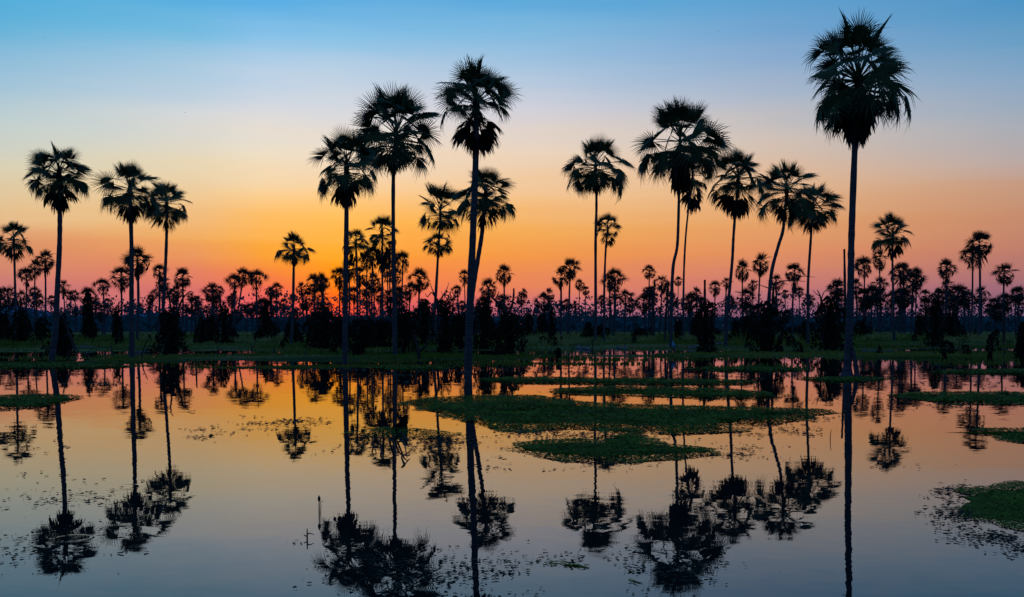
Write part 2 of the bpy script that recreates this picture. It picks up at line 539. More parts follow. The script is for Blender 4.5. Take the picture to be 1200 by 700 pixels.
def crown_plan(rng, style, up, side, skirt, nlive, ndead, low=False):
    """list of (kind, variant, elevation, azimuth, roll, scale, z) for a crown; sizes in metres"""
    out = []
    if not low: nlive, ndead = int(nlive * 1.18), int(ndead * 1.1)
    side *= 1.22 if style == 'shaggy' else 1.10
    ga = 2.399963
    ph = rng.uniform(0, 6.28)
    for i in range(nlive):
        t = (i + 0.5) / nlive
        if style == 'tuft':
            if t < 0.46: e = 84 - 50 * (t / 0.46)
            else: e = 18 - 66 * ((t - 0.46) / 0.54)
        elif style == 'split':
            e = 84 - 95 * t ** 0.9
        elif style == 'round':
            e = 84 - 110 * t ** 0.85
        else:
            e = 84 - 128 * t ** 0.9
        e += rng.uniform(-9, 9)
        kind = 'up' if e > (36 if style == 'tuft' else 48) else ('mid' if e > 2 else 'low')
        a = abs(math.sin(R(max(e, 0))))
        sc = (side * 1.06 + (up - side * 1.06) * a) / UNIT * (rng.uniform(0.92, 1.06) if rng.random() < 0.6 else rng.uniform(0.62, 0.92))
        z = 0.10 * up * (e / 80)
        if style == 'tuft' and t < 0.46:
            z = up * 0.08; sc = up * 0.96 / UNIT * rng.uniform(0.8, 1.05)
        rl = 72
        if kind == 'low' and not low:
            if e < -32: sc *= 0.80
            e = 2 - 30 * ((2 - e) / 60); rl = 26
            z -= 0.10 * up * rng.random() * 2
        if style == 'shaggy': kind = 's' + kind
        out.append((kind, rng.randrange(99), e, ph + i * ga + rng.uniform(-.35, .35), R(rng.uniform(-rl, rl)), sc, z))
    for i in range(ndead):
        t = (i + 0.5) / ndead
        L_ = 1.6
        sc = min(0.95 * side / L_, skirt * 0.84 / L_) * rng.uniform(0.8, 1.1)
        e = -46 - 40 * t + rng.uniform(-6, 6)
        z = -0.05 - max(0, skirt - sc * L_ * 0.97) * t * rng.uniform(0.75, 1.0)
        out.append(('dead', rng.randrange(99), max(e, -88), ph + i * ga * 1.3 + rng.uniform(-.3, .3), R(rng.uniform(-40, 40)), sc, z))
    return out


def xform(e, a, roll, sc, z):
    from mathutils import Euler
    return Matrix.Translation((0, 0, z)) @ Euler((roll, -R(e), a)).to_matrix().to_4x4() @ Matrix.Scale(sc, 4)


def join_plan(plan, kinds, pick):
    V, Fc = [], []
    for (k, v, e, a, roll, sc, z) in plan:
        if not pick(k): continue
        lib = kinds[k]
        vv, ff = lib[v % len(lib)]
        m = xform(e, a, roll, sc, z)
        b = len(V)
        V += [m @ p for p in vv]
        Fc += [tuple(i + b for i in f) for f in ff]
    return V, Fc


def trunk_mesh(pts, rb, rt, flare, rng, sides=10):
    """pts from ground to head, metres relative to base"""
    P = spline(pts, 9)
    n = len(P)
    V, Fc = [], []
    rad = []
    for i in range(n):
        t = i / (n - 1)
        r = rb + (rt - rb) * t ** 0.8
        r *= 1 + rng.uniform(-0.07, 0.07)
        r += flare * max(0, 1 - t / 0.10) ** 2
        rad.append(r)
    tube(V, Fc, P, rad, sides)
    return V, Fc


def heart_mesh(up, rt):
    V, Fc = [], []
    pts = [Vector((0, 0, z * up)) for z in (-0.30, -0.12, 0.0, 0.12, 0.28, 0.46)]
    tube(V, Fc, pts, [rt * 0.9, rt * 1.35, rt * 1.3, rt * 0.95, rt * 0.45, rt * 0.08], 8)
    return V, Fc


PALM_GROUP = 'tall fan palms standing in and beside the shallow water'
palm_heads = {}


def near_palm(key, label, head, top, hw, skirt, pts, style='full', nlive=38, ndead=18, flare=0.0, z0=None):
    rng = random.Random('palm' + key)
    bx, by = pts[-1]
    gp = ground_at(bx, by, 0.0 if by > 421 else 0.08)
    D = gp.y
    base = Vector((gp.x, D, min(gh(gp.x, D), 0.2) - 0.05))
    base.z = max(base.z, -0.45)
    s = D / F
    dep = rng.uniform(-0.4, 0.4)          # lean away from or towards the camera
    hp = at(head[0], head[1], D)
    root = empty('palm_tree', base)
    tag(root, label, 'palm tree', PALM_GROUP)
    P = [Vector((0, 0, 0))]
    for (x, y) in reversed(pts[:-1]):
        P.append(at(x, y, D) - base)
    P.append(hp - base)
    up, side, sk = (head[1] - top) * s, hw * 1.12 * s, (skirt - head[1]) * s
    rt = 0.095
    v, f = trunk_mesh(P, 0.138, rt, flare, rng, 12)
    link('trunk', mesh('trunk', v, f, M['trunk'], True), root)
    v, f = heart_mesh(up, rt)
    crown = link('crown', mesh('crown', v, f, M['dead'], True), root, hp - base)
    if style == 'full': ndead = int(ndead)
    plan = crown_plan(rng, style, up, side, sk, nlive, ndead)
    for (k, va, e, a, roll, sc, z) in plan:
        lib = FR_ME[k]
        o = bpy.data.objects.new('dead_frond' if k == 'dead' else 'frond', lib[va % len(lib)])
        COL.objects.link(o)
        o.parent = crown
        o.location = (0, 0, z)
        o.rotation_euler = (roll, -R(e), a)
        o.scale = (sc, sc, sc)
    if flare:
        V, Fc = [], []
        pr = [at(x, y, D - .15) - base for x, y in [(999, 408), (1001.5, 420), (1003.5, 432), (1004.5, 442)]]
        tube(V, Fc, spline(pr, 4), [.05 + .004 * i for i in range(13)], 7)
        link('prop_root', mesh('prop_root', V, Fc, M['trunk'], True), root)
    palm_heads[key] = (hp, D, root)
    return root


near_palm('p1', 'tall bowed palm, leftmost of the tall palms, in front of the bell shaped mound', (69, 204), 170, 39, 250,
          [(70, 250), (69.5, 290), (67, 340), (65, 385), (60, 425)], 'full', 40, 18)
near_palm('p2', 'tall straight palm left of its slightly shorter twin, crowns touching, on the left bank', (152, 222), 187, 40, 262,
          [(154, 290), (154, 350), (154.5, 419)], 'tuft', 34, 18)
near_palm('p3', 'shorter right hand twin palm rising out of the broad root mound with forked dead stems', (195, 238), 214, 29, 274,
          [(195, 280), (193, 330), (191, 370), (194, 409)], 'full', 36, 16)
near_palm('p4', 'bushy crowned palm at the left edge beside the dense cluster of small palms', (16, 281), 258, 23, 309,
          [(17, 315), (18, 360), (18, 401)], 'tuft', 30, 12)
near_palm('p5', 'open crowned tall palm at the water edge, left of the taller slim round crowned palm', (406, 196), 151, 42, 244,
          [(406, 250), (405, 330), (404, 424)], 'full', 38, 18)
near_palm('p6', 'tall slim palm with dense round crown, second tallest of the middle group', (464, 160), 100, 50, 206,
          [(461, 206), (461, 290), (462, 350), (463, 416)], 'full', 46, 18)
near_palm('p7', 'tallest palm of the middle group, brown skirt hanging below its crown, standing in water', (558, 122), 70, 45, 183,
          [(557.5, 185), (554, 280), (551, 350), (548, 441)], 'split', 40, 36)
near_palm('p8', 'wide crowned palm directly behind the tallest middle palm, trunk leaning into it at the base', (569, 229), 196, 40, 272,
          [(565, 272), (560, 304), (553, 350), (546, 420)], 'full', 38, 12)
near_palm('p9', 'slim palm left of the wide crowned palm, a short palm with smaller crown before it', (516, 250), 211, 27, 272,
          [(514, 290), (510, 350), (508, 401)], 'tuft', 32, 10)
near_palm('p9b', 'short palm with small crown and perched bird, right below the taller slim crown', (514, 286), 272, 18, 303,
          [(513, 304), (510.5, 350), (506, 404)], 'full', 28, 10)
near_palm('p10', 'straight lone palm right of centre with birds perched under its upright tuft', (698, 195), 157, 41, 230,
          [(699, 240), (698, 283), (698, 374), (697, 405)], 'tuft', 38, 16)
near_palm('p11', 'tall kinked palm with fan tuft over a broad drooping crown, right of the bird palm', (797, 166), 112, 55, 228,
          [(796, 215), (795, 260), (793.5, 290), (789, 312), (787, 351), (786, 407)], 'tuft', 44, 24)
near_palm('p12', 'slimmer palm half hidden behind the kinked tall palm, brown skirt hanging to its right', (812, 206), 178, 24, 252,
          [(805, 262), (802, 306), (801, 350), (801, 399)], 'full', 28, 16)
near_palm('p13', 'palm with long ragged brown skirt, between the kinked palm and the leaning palm', (865, 209), 174, 38, 257,
          [(860, 272), (858, 308), (853, 362), (850, 407)], 'round', 36, 24)
near_palm('p14', 'leaning palm whose trunk curves up to the right, in front of the wide dark bush', (922, 226), 188, 39, 264,
          [(918, 268), (912, 289), (904, 321), (900, 369), (897, 411)], 'full', 36, 16)
near_palm('p15', 'palm with low drooping crown touching the leaning palm, left of the tallest palm of all', (953, 242), 216, 34, 276,
          [(950, 284), (947, 333), (947, 370), (947, 405)], 'full', 36, 14)
near_palm('p16', 'tallest palm of all, huge shaggy crown, standing in the water on flared roots', (1006, 97), 17, 69, 168,
          [(1002, 170), (998, 276), (997, 333), (995, 396), (992, 441)], 'shaggy', 74, 40, flare=0.42)
near_palm('p17', 'medium palm with round full crown, first large palm right of the tallest shaggy palm', (1046.5, 275), 248, 25, 304,
          [(1046, 310), (1047, 350), (1047, 376), (1048, 401)], 'full', 34, 12)
near_palm('p18', 'solitary palm with tuft over two drooping lobes against the orange glow, left of centre', (344.5, 292), 270, 24, 312,
          [(344, 322), (343, 370), (341, 405)], 'tuft', 32, 14)
near_palm('p19', 'slim palm close behind and right of the straight lone bird palm, crown half as high', (712, 269), 249, 14, 291,
          [(709.5, 300), (708, 350), (708, 400)], 'round', 26, 12)
near_palm('p20', 'palm with long shaggy skirt between two tall slim trunks, against the orange glow', (448, 273), 251, 20, 322,
          [(448, 325), (448, 360), (448, 400)], 'tuft', 30, 24)
near_palm('p21', 'palm with round dark crown just right of the open crowned palm trunk, against the glow', (417, 284), 268, 18, 312,
          [(418, 314), (419, 360), (419, 401)], 'full', 28, 12)

# ------------------------------------------------------------------ middle distance palms
MID_ME = []
for i in range(6):
    rng = random.Random(500 + i)
    style = ['full', 'tuft', 'round', 'full', 'tuft', 'full'][i]
    plan = crown_plan(rng, style, 1.5, 1.5, 1.7, 30, 10, True)
    v, f = join_plan(plan, LO, lambda k: k != 'dead')
    v2, f2 = join_plan(plan, LO, lambda k: k == 'dead')
    MID_ME.append((mesh('crown', v, f, M['far_frond']), mesh('dead_fronds', v2, f2, M['dead'])))

MIDS = [  # label, head x, head y, top, half width, skirt, base x
    ('highest crown of the dense little palm cluster left of the tallest left palm', 53, 306, 291, 13, 325, 53),
    ('middle crown of the dense little palm cluster at the far left', 41, 314, 300, 10, 330, 40),
    ('lowest and leftmost crown of the dense little palm cluster at the far left', 31, 324, 311, 10, 340, 31),
    ('small palm peeping out just right of the bowed trunk at the left', 74, 337, 327, 9, 350, 76),
    ('palm with broad flat crown left of the straight twin trunk', 142, 326, 310, 15, 345, 143),
    ('palm with crown right behind the straight twin trunk, higher than the flat crowned one', 161, 307, 287, 19, 330, 160),
    ('palm crown behind the shorter twin trunk above the root mound', 190, 334, 321, 9, 345, 193),
    ('small palm with tidy round crown just right of the twin palms', 214, 326, 310, 13, 338, 213),
    ('palm leaning to the right, between the twin palms and the solitary palm', 285, 326, 311, 12, 338, 274),
    ('low spreading palm left of the leaning one, between twin palms and solitary palm', 249, 344, 329, 13, 355, 249),
    ('left of the pair of joined palm crowns right of the solitary palm', 368, 333, 316, 12, 346, 370),
    ('right of the pair of joined palm crowns right of the solitary palm', 377, 331, 316, 10, 346, 377),
    ('palm close left of the open crowned tall trunk, against the brightest glow', 398, 326, 309, 11, 342, 397),
    ('small palm low between the two tall slim trunks against the red glow', 429, 339, 325, 9, 350, 429),
    ('palm crown just right of the tall slim round crowned palm trunk', 472, 307, 290, 11, 325, 470),
    ('dark palm with wide low crown between the slim trunk and the short bird palm', 492, 328, 311, 14, 345, 491),
    ('thin palm just left of the tallest middle palm trunk', 544, 325, 312, 8, 338, 545),
    ('palm with neat fan crown standing above the bare dead branches right of centre', 590.5, 322, 309, 13, 338, 592),
    ('palm with round crown in the open sky left of the straight lone bird palm', 668, 316, 300, 13, 330, 666),
    ('bushy palm close behind the straight lone bird palm, lower crown', 714, 331, 320, 11, 345, 714),
    ('squat bushy palm halfway between the lone bird palm and the kinked palm', 733, 349, 339, 11, 360, 732),
    ('slim palm in open sky left of the kinked tall palm, bare pole beside it', 761, 319, 309, 9, 330, 760),
    ('palm right of the kinked palm, beside the thin bare pole', 838, 338, 326, 9, 350, 838),
    ('left of two palms in the gap between skirted palm and leaning palm', 870, 318, 299, 11, 332, 870),
    ('right and higher of two palms in the gap between skirted palm and leaning palm', 891, 311, 291, 12, 326, 889),
    ('shaggy palm in the gap under the leaning palm and its right neighbour', 931, 320, 306, 13, 346, 929),
    ('low palm close right of the tallest shaggy trunk', 1013, 314, 296, 12, 329, 1012),
    ('slim palm between the tallest shaggy trunk and the round full crowned palm', 1031, 305, 286, 10, 321, 1031),
    ('left of two small palms right of the round full crowned palm', 1059, 318, 304, 10, 333, 1058),
    ('right of two small palms right of the round full crowned palm', 1074, 325, 310, 11, 342, 1072),
    ('slender palm alone in the pink sky at right with small cross shaped crown', 1109, 316, 300, 12, 331, 1108),
    ('higher of the two overlapping palms near the right edge', 1148, 287, 267, 17, 318, 1147),
    ('lower left of the two overlapping palms near the right edge', 1140, 301, 284, 14, 320, 1138),
    ('palm nearest the right edge of the picture with a wide round crown', 1177, 322, 307, 14, 339, 1176),
    ('bushy low palm just right of the foot of the tallest shaggy palm', 1012, 349, 335, 12, 362, 1012),
]
SMALL = [  # no look of their own
    (82, 347, 340, 6, 83), (1, 345, 335, 7, 1), (113, 354, 347, 5, 113), (126, 355, 348, 6, 126), (206, 352, 345, 5, 206),
    (224, 349, 342, 6, 224), (164, 362, 352, 6, 163), (273, 350, 343, 8, 272), (301, 358, 352, 5, 301), (324, 358, 351, 7, 322),
    (343, 350, 343, 6, 346), (359, 359, 353, 5, 359), (477, 347, 340, 6, 477), (614, 344, 337, 6, 614), (679, 334, 326, 7, 679),
    (686, 341, 334, 6, 686), (664, 357, 350, 8, 664), (758, 342, 335, 6, 758), (795, 330, 322, 6, 795), (816, 345, 335, 9, 816),
    (882, 335, 326, 7, 882), (920, 345, 338, 6, 920), (937, 343, 335, 7, 937), (948, 352, 344, 8, 948), (1084, 347, 338, 9, 1084),
    (1100, 344, 336, 7, 1100), (1116, 346, 340, 5, 1116), (986, 349, 343, 6, 986), (1181, 352, 343, 8, 1181), (1194, 352, 343, 7, 1194),
    (1040, 366, 358, 6, 1040), (629, 363, 356, 6, 629), (645, 360, 354, 5, 645), (1160, 362, 354, 7, 1160), (742, 356, 349, 6, 742),
    (705, 352, 345, 7, 705), (722, 345, 338, 7, 722), (858, 356, 349, 6, 858), (1068, 352, 346, 5, 1068), (60, 352, 344, 6, 60)]

CROWD = [(437, 301, 285, 12, 436), (456, 301, 287, 11, 457), (409, 316, 300, 12, 408), (463, 323, 308, 11, 462), (438, 331, 315, 11, 438), (421, 323, 308, 11, 421),
         (480, 341, 328, 10, 480), (405, 346, 333, 9, 404), (446, 346, 333, 10, 446), (430, 306, 291, 10, 430), (468, 345, 333, 10, 468), (415, 345, 332, 9, 415), (454, 320, 306, 10, 454)]
CROWD2 = [(1022, 346, 330, 12, 1022), (1003, 336, 322, 10, 1004), (1045, 351, 338, 10, 1045), (1060, 351, 338, 10, 1061), (1086, 359, 346, 10, 1086), (1150, 346, 334, 11, 1150),
          (1135, 351, 338, 11, 1136), (1191, 346, 334, 10, 1190), (1118, 356, 345, 9, 1118), (1032, 335, 322, 10, 1032), (1165, 358, 347, 10, 1165), (1100, 361, 350, 9, 1100)]
SMALL_LABEL = 'small dark fan palm, one of many alike along the hazy far treeline'
SMALL_GROUP = 'small palms along the far treeline'


def mid_palm(label, hx, hy, top, hw, skirt, bx, i, group):
    rng = random.Random(9000 + i)
    D = min(310, max(88, 1.55 * F / hw * rng.uniform(0.92, 1.05)))
    s = D / F
    hp = at(hx, hy, D)
    b = at(bx, 390, D); b.z = gh(b.x, D) - 0.05
    root = empty('palm_tree', b)
    tag(root, label, 'palm tree', group)
    mid = (hp - b) * 0.5 + Vector((rng.uniform(-.12, .12), 0, 0))
    v, f = trunk_mesh([Vector((0, 0, 0)), mid, hp - b], 0.15, 0.11, 0, rng, 7)
    link('trunk', mesh('trunk', v, f, M['far_trunk'] if D > 130 else M['trunk'], True), root)
    c, d = MID_ME[i % 6]
    for nm, me in (('crown', c), ('dead_fronds', d)):
        o = link(nm, me, root, hp - b)
        o.rotation_euler.z = rng.uniform(0, 6.28)
        wz = (hy - top) * s / 1.5 if nm == 'crown' else max(0.3, (skirt - hy) * s / 1.75)
        wx = hw * 1.14 * s / 1.5 * (1.0 if nm == 'crown' else 0.8)
        o.scale = (wx, wx, wz if nm == 'dead_fronds' else (wz + wx) / 2)
    return root


for i, (lb, hx, hy, top, hw, sk, bx) in enumerate(MIDS):
    mid_palm(lb, hx, hy, top, hw, sk, bx, i, 'middle distance palms on the far bank')
for i, (hx, hy, top, hw, bx) in enumerate(SMALL):
    mid_palm(SMALL_LABEL, hx, hy, top, hw, hy + hw * 1.1, bx, i + 100, SMALL_GROUP)

for i, (hx, hy, top, hw, bx) in enumerate(CROWD):
    mid_palm('dark palm in the crowded stand of overlapping palms around the two tall slim trunks', hx, hy, top, hw, hy + hw * 1.5, bx, i + 200, 'crowded palms against the glow')
for i, (hx, hy, top, hw, bx) in enumerate(CROWD2):
    mid_palm('low dark palm in the crowded palm belt right of the tallest shaggy palm', hx, hy, top, hw, hy + hw * 1.2, bx, i + 300, 'crowded low palms at the right')
# ------------------------------------------------------------------ far palms (copies that share their meshes)
FAR_CROWN = []
for i in range(5):
    rng = random.Random(800 + i)
    plan = crown_plan(rng, ['full', 'tuft', 'round', 'full', 'round'][i], 1.4, 1.4, 1.5, 23, 7, True)
    v, f = join_plan(plan, LO, lambda k: True)
    FAR_CROWN.append(mesh('crown', v, f, M['far_frond']))
rng = random.Random(3)
v, f = trunk_mesh([Vector((0, 0, 0)), Vector((0.04, 0, 0.5)), Vector((0, 0, 1))], 0.16, 0.12, 0, rng, 6)
FAR_TRUNK = mesh('trunk', v, f, M['far_trunk'], True)
rngP = random.Random(21)
for i in range(180):
    D = rngP.uniform(125, 300)
    x = rngP.uniform(-0.62, 0.62) * D
    H = rngP.uniform(3.6, 8.0) if rngP.random() < 0.85 else rngP.uniform(8, 9.6)
    z = gh(x, D)
    root = empty('palm_tree', (x, D, z - 0.05))
    tag(root, SMALL_LABEL, 'palm tree', SMALL_GROUP)
    t = link('trunk', FAR_TRUNK, root); t.scale = (1, 1, H)
    lean = rngP.uniform(-0.05, 0.05); t.rotation_euler.y = lean
    c = link('crown', FAR_CROWN[i % 5], root, (math.sin(lean) * H, 0, math.cos(lean) * H))
    k = rngP.uniform(0.8, 1.5)
    c.scale = (k, k, k * rngP.uniform(0.85, 1.1)); c.rotation_euler.z = rngP.uniform(0, 6.28)

# ------------------------------------------------------------------ far wood: one hazy mass
rngW = np.random.default_rng(5)


def leaf_cards(P, S, rg, upright=0.0, tri=False):
    """spiky leaf clump faces at points P with size S"""
    n = len(P)
    th = rg.uniform(0, 2 * np.pi, n); ph = rg.uniform(-0.7, 0.7, n) * (1 - upright)
    u = np.stack([np.cos(th), np.sin(th) * np.cos(ph), np.sin(ph)], 1)
    w = np.stack([-np.sin(th) * 0.3, np.zeros(n), np.ones(n)], 1)
    w += rg.normal(0, 0.5 * (1 - upright) + 0.05, (n, 3))
    w /= np.linalg.norm(w, axis=1)[:, None]
    S = np.asarray(S).reshape(-1, 1)
    j = lambda a, b: rg.uniform(a, b, (n, 1))
    v0 = P - u * S * j(.3, .6); v1 = P + w * S * j(.4, .9) - u * S * j(-.1, .3)
    v2 = P + u * S * j(.3, .6); v3 = P - w * S * j(.2, .5)
    V = np.stack([v0, v1, v2, v3], 1).reshape(-1, 3)
    T = np.arange(4 * n).reshape(n, 4)
    return V, T


pts, siz = [], []
nt_ = 2600
D = rngW.uniform(240, 420, nt_); X = rngW.uniform(-0.85, 0.85, nt_) * D
H = rngW.uniform(3.6, 7.2, nt_) + 2.6 * (rngW.random(nt_) < 0.22)
for d, x, h in zip(D, X, H):
    m = 12
    p = rngW.normal(0, 1, (m, 3)) * np.array([0.95, 0.95, 0.6]) + np.array([x, d, h])
    pts.append(p); siz.append(rngW.uniform(0.4, 0.9, m))
    m = 5
    z = rngW.uniform(0, h, m)
    pts.append(np.stack([np.full(m, x) + rngW.normal(0, .2, m), np.full(m, d), z], 1)); siz.append(rngW.uniform(0.3, 0.6, m))
m = 30000
d = rngW.uniform(245, 420, m); x = rngW.uniform(-0.9, 0.9, m) * d
pts.append(np.stack([x, d, rngW.uniform(0, 1, m) ** 0.9 * 4.4 * d / 330], 1)); siz.append(rngW.uniform(0.9, 1.8, m))
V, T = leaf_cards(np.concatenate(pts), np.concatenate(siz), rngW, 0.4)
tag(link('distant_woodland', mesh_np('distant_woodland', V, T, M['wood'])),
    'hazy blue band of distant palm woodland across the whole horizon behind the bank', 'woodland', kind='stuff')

# ------------------------------------------------------------------ grass on the bank: stuff
rg = random.Random(77)
gv, gt = [], []
cnt = 0
while cnt < 70000:
    d = 40 + 120 * rg.random() ** 1.7
    x = rg.uniform(-0.62, 0.62) * d
    z = gh(x, d)
    if z < 0.008:
        # stubble standing in the shallows
        if d > 56 or d < 37 or noise.noise(Vector((x * 0.16, d * 0.9, 21.5))) < 0.34 or rg.random() < 0.4: continue
        z = 0.0
    dens = 0.55 + noise.noise(Vector((x * 0.09, d * 0.12, 5.5)))
    dens += 0.8 * noise.noise(Vector((x * 0.22, d * 0.5, 15.5)))
    if rg.random() > dens + 0.02: continue
    tall = 0.05 + 0.12 * max(0, noise.noise(Vector((x * 0.06, d * 0.05, 2.2))) + 0.35)
    if d > 80: tall += 0.45 * max(0, noise.noise(Vector((x * 0.05 + 7, d * 0.04, 9.2))))
    for q in range(2):
        h = tall * rg.uniform(0.5, 1.4) * (1 + 1.6 * max(0, noise.noise(Vector((x * 0.5, d * 0.6, 31.0))) - .1)) * (2.4 if rg.random() < 0.02 else 1)
        w = 0.035 + d * 0.0006
        a = rg.uniform(0, math.pi)
        cx, cy = x + rg.uniform(-.15, .15), d + rg.uniform(-.15, .15)
        ux, uy = math.cos(a) * w, math.sin(a) * w
        gv += [(cx - ux, cy - uy, z - 0.02), (cx + ux, cy + uy, z - 0.02), (cx + rg.uniform(-.4, .4) * h, cy + rg.uniform(-.3, .3) * h, z + h)]
        gt.append((3 * len(gt), 3 * len(gt) + 1, 3 * len(gt) + 2))
    cnt += 1
tag(link('bank_grass', mesh_np('bank_grass', np.array(gv), np.array(gt), M['grass'])),
    'short dark green marsh grass covering the far bank under the palms', 'grass', kind='stuff')


# paler tussocks of tall grass in the distance
rg = random.Random(78)
gv, gt = [], []
for x0, x1, y0, y1, n in ((604, 700, 394, 405, 260), (715, 765, 394, 400, 90), (800, 832, 394, 400, 70), (838, 884, 393.5, 400, 130), (914, 950, 393.5, 401, 110),
                          (1010, 1060, 394, 400, 90), (1110, 1190, 395, 402, 130), (150, 190, 396, 402, 60), (270, 335, 394, 402, 110), (490, 560, 395, 402, 90)):
    for i in range(n):
        c = ground_at(rg.uniform(x0, x1), rg.uniform(y0, y1), 0.15)
        z = gh(c.x, c.y)
        if z < 0: continue
        hh = rg.uniform(0.3, 0.75)
        for q in range(16):
            a = rg.uniform(0, math.pi); w = 0.035 + c.y * 0.0004
            cx, cy = c.x + rg.gauss(0, .22), c.y + rg.gauss(0, .22)
            h = hh * rg.uniform(.5, 1.2)
            ux, uy = math.cos(a) * w, math.sin(a) * w
            gv += [(cx - ux, cy - uy, z - .02), (cx + ux, cy + uy, z - .02), (cx + (cx - c.x) * .6 + rg.uniform(-.1, .1), cy + rg.uniform(-.15, .15), z + h)]
            gt.append((len(gv) - 3, len(gv) - 2, len(gv) - 1))
tag(link('tall_grass', mesh_np('tall_grass', np.array(gv), np.array(gt), M['olive'])),
    'pale olive tussocks of taller grass at the far side of the bank', 'tall grass', kind='stuff')

# ------------------------------------------------------------------ vine covered stumps and bushes
def bush(label, x, yb, yt, hw, shape, i, name='vine_covered_bush'):
    rg = np.random.default_rng(300 + i)
    b = ground_at(x, yb, 0.08)
    D = b.y
    s = D / F
    H, W = (yb - yt) * s, hw * s
    b.z = gh(b.x, D) - 0.05
    root = empty(name, b)
    tag(root, label, 'bush', 'dark vine covered bushes on the far bank')

    def prof(t):
        if shape == 'cone': return (1 - t) ** 0.75 * 0.9 + 0.1 * (t < 0.97)
        if shape == 'bell': return 0.30 + 0.70 * (1 - t) ** 1.8 if t < 0.93 else 0.2
        if shape == 'column': return 0.85 - 0.25 * t
        return math.sqrt(max(0.02, 1 - t ** 3.2)) * (0.85 + 0.15 * math.sin(3 * t + i))
    # solid core added against see-through, inner shade put into its dark colour
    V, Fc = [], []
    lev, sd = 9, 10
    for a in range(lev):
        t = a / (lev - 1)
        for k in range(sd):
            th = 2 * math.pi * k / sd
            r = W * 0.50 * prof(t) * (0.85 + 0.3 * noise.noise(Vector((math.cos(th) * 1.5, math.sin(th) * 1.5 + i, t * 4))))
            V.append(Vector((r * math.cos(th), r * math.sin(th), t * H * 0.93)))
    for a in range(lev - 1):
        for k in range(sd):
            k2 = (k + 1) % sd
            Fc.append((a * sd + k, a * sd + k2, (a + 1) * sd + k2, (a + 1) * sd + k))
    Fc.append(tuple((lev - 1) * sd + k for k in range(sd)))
    link('stem', mesh('stem', V, Fc, M['bush_core'], True), root)  # filler core, no real stem
    n = int(320 + 300 * H * W)
    t = rg.uniform(0, 1, n) ** 0.9
    th = rg.uniform(0, 2 * np.pi, n)
    r = np.array([W * prof(q) for q in t]) * (0.75 + 0.30 * rg.random(n))
    lump = np.array([noise.noise(Vector((math.cos(a) * 1.3, math.sin(a) * 1.3 + i * 3, q * 3.5))) for a, q in zip(th, t)])
    r *= 1.12 + 0.75 * lump
    P = np.stack([r * np.cos(th), r * np.sin(th), t * H * (1 + 0.25 * lump)], 1)
    Vv, T = leaf_cards(P, rg.uniform(0.10, 0.26, n), rg, 0.1)
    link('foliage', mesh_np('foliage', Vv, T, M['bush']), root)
    return root


BUSHES = [
    ('dark bell shaped mound at the foot of the bowed palm at the left', 73, 411, 371, 16, 'bell'),
    ('square dark bush at the left edge beneath the leftmost palm', 25, 403, 364, 13, 'round'),
    ('pointed dark cone standing right of the bowed palm trunk', 104, 401, 347, 9, 'cone'),
    ('low dark bush between the left edge bush and the bowed palm mound', 49, 404, 374, 12, 'round'),
    ('thin dark column left of the straight twin palm trunk', 137, 402, 362, 6, 'column'),
    ('broad root mound with forked dead stems below the twin palms', 200, 412, 362, 23, 'bell'),
    ('small rounded bush, first right of the broad root mound', 238, 402, 374, 8, 'round'),
    ('tall dark bush left of the leaning small palm foot', 263, 403, 360, 9, 'round'),
    ('twin peaked dark bush left of the solitary palm', 311, 401, 358, 10, 'cone'),
    ('low bush around the foot of the solitary palm', 344, 404, 378, 12, 'round'),
    ('wide dark thicket left of the open crowned tall palm trunk', 380, 409, 364, 22, 'round'),
    ('dark bush between the two tall slim trunks', 427, 408, 371, 17, 'round'),
    ('dark bush just right of the tall slim round crowned palm', 475, 409, 363, 14, 'round'),
    ('tall dark bush left of the short bird palm foot', 497, 406, 352, 11, 'round'),
    ('narrow dark bush right of the short bird palm foot', 522, 405, 356, 9, 'column'),
    ('dark bush close right of the tallest middle palm trunk', 567, 408, 354, 14, 'round'),
    ('large dark bush under the bare dead branches right of centre', 597, 412, 365, 20, 'round'),
    ('isolated dark cone in the open grass right of centre', 647, 398, 363, 6, 'cone'),
    ('dark upright bush at the foot of the bare pole right of the kinked palm', 827, 411, 351, 11, 'column'),
    ('wide dark bush behind the leaning palm trunk', 899, 412, 355, 19, 'round'),
    ('wide dark bush left of the tallest shaggy palm trunk', 973, 409, 347, 18, 'round'),
    ('pointed dark bush in the grass right of the round full crowned palm', 1096, 404, 352, 11, 'cone'),
    ('dark bush cut by the right edge of the picture', 1198, 419, 378, 9, 'round'),
    ('low dark bush in front of the narrow one near the short bird palm', 520, 413, 392, 9, 'round'),
    ('narrow dark bush directly left of the open crowned tall palm trunk', 401, 408, 373, 9, 'round'),
    ('low dark bush touching the slim round crowned palm trunk on its left', 448, 407, 375, 11, 'round'),
    ('dark bush directly left of the tallest middle palm trunk', 538, 408, 370, 10, 'round'),
    ('small low bush at the water edge below the round dark crown', 421, 417, 399, 6, 'round'),
]
for i, (lb, x, yb, yt, hw, sh) in enumerate(BUSHES):
    bush(lb, x, yb, yt, hw, sh, i)

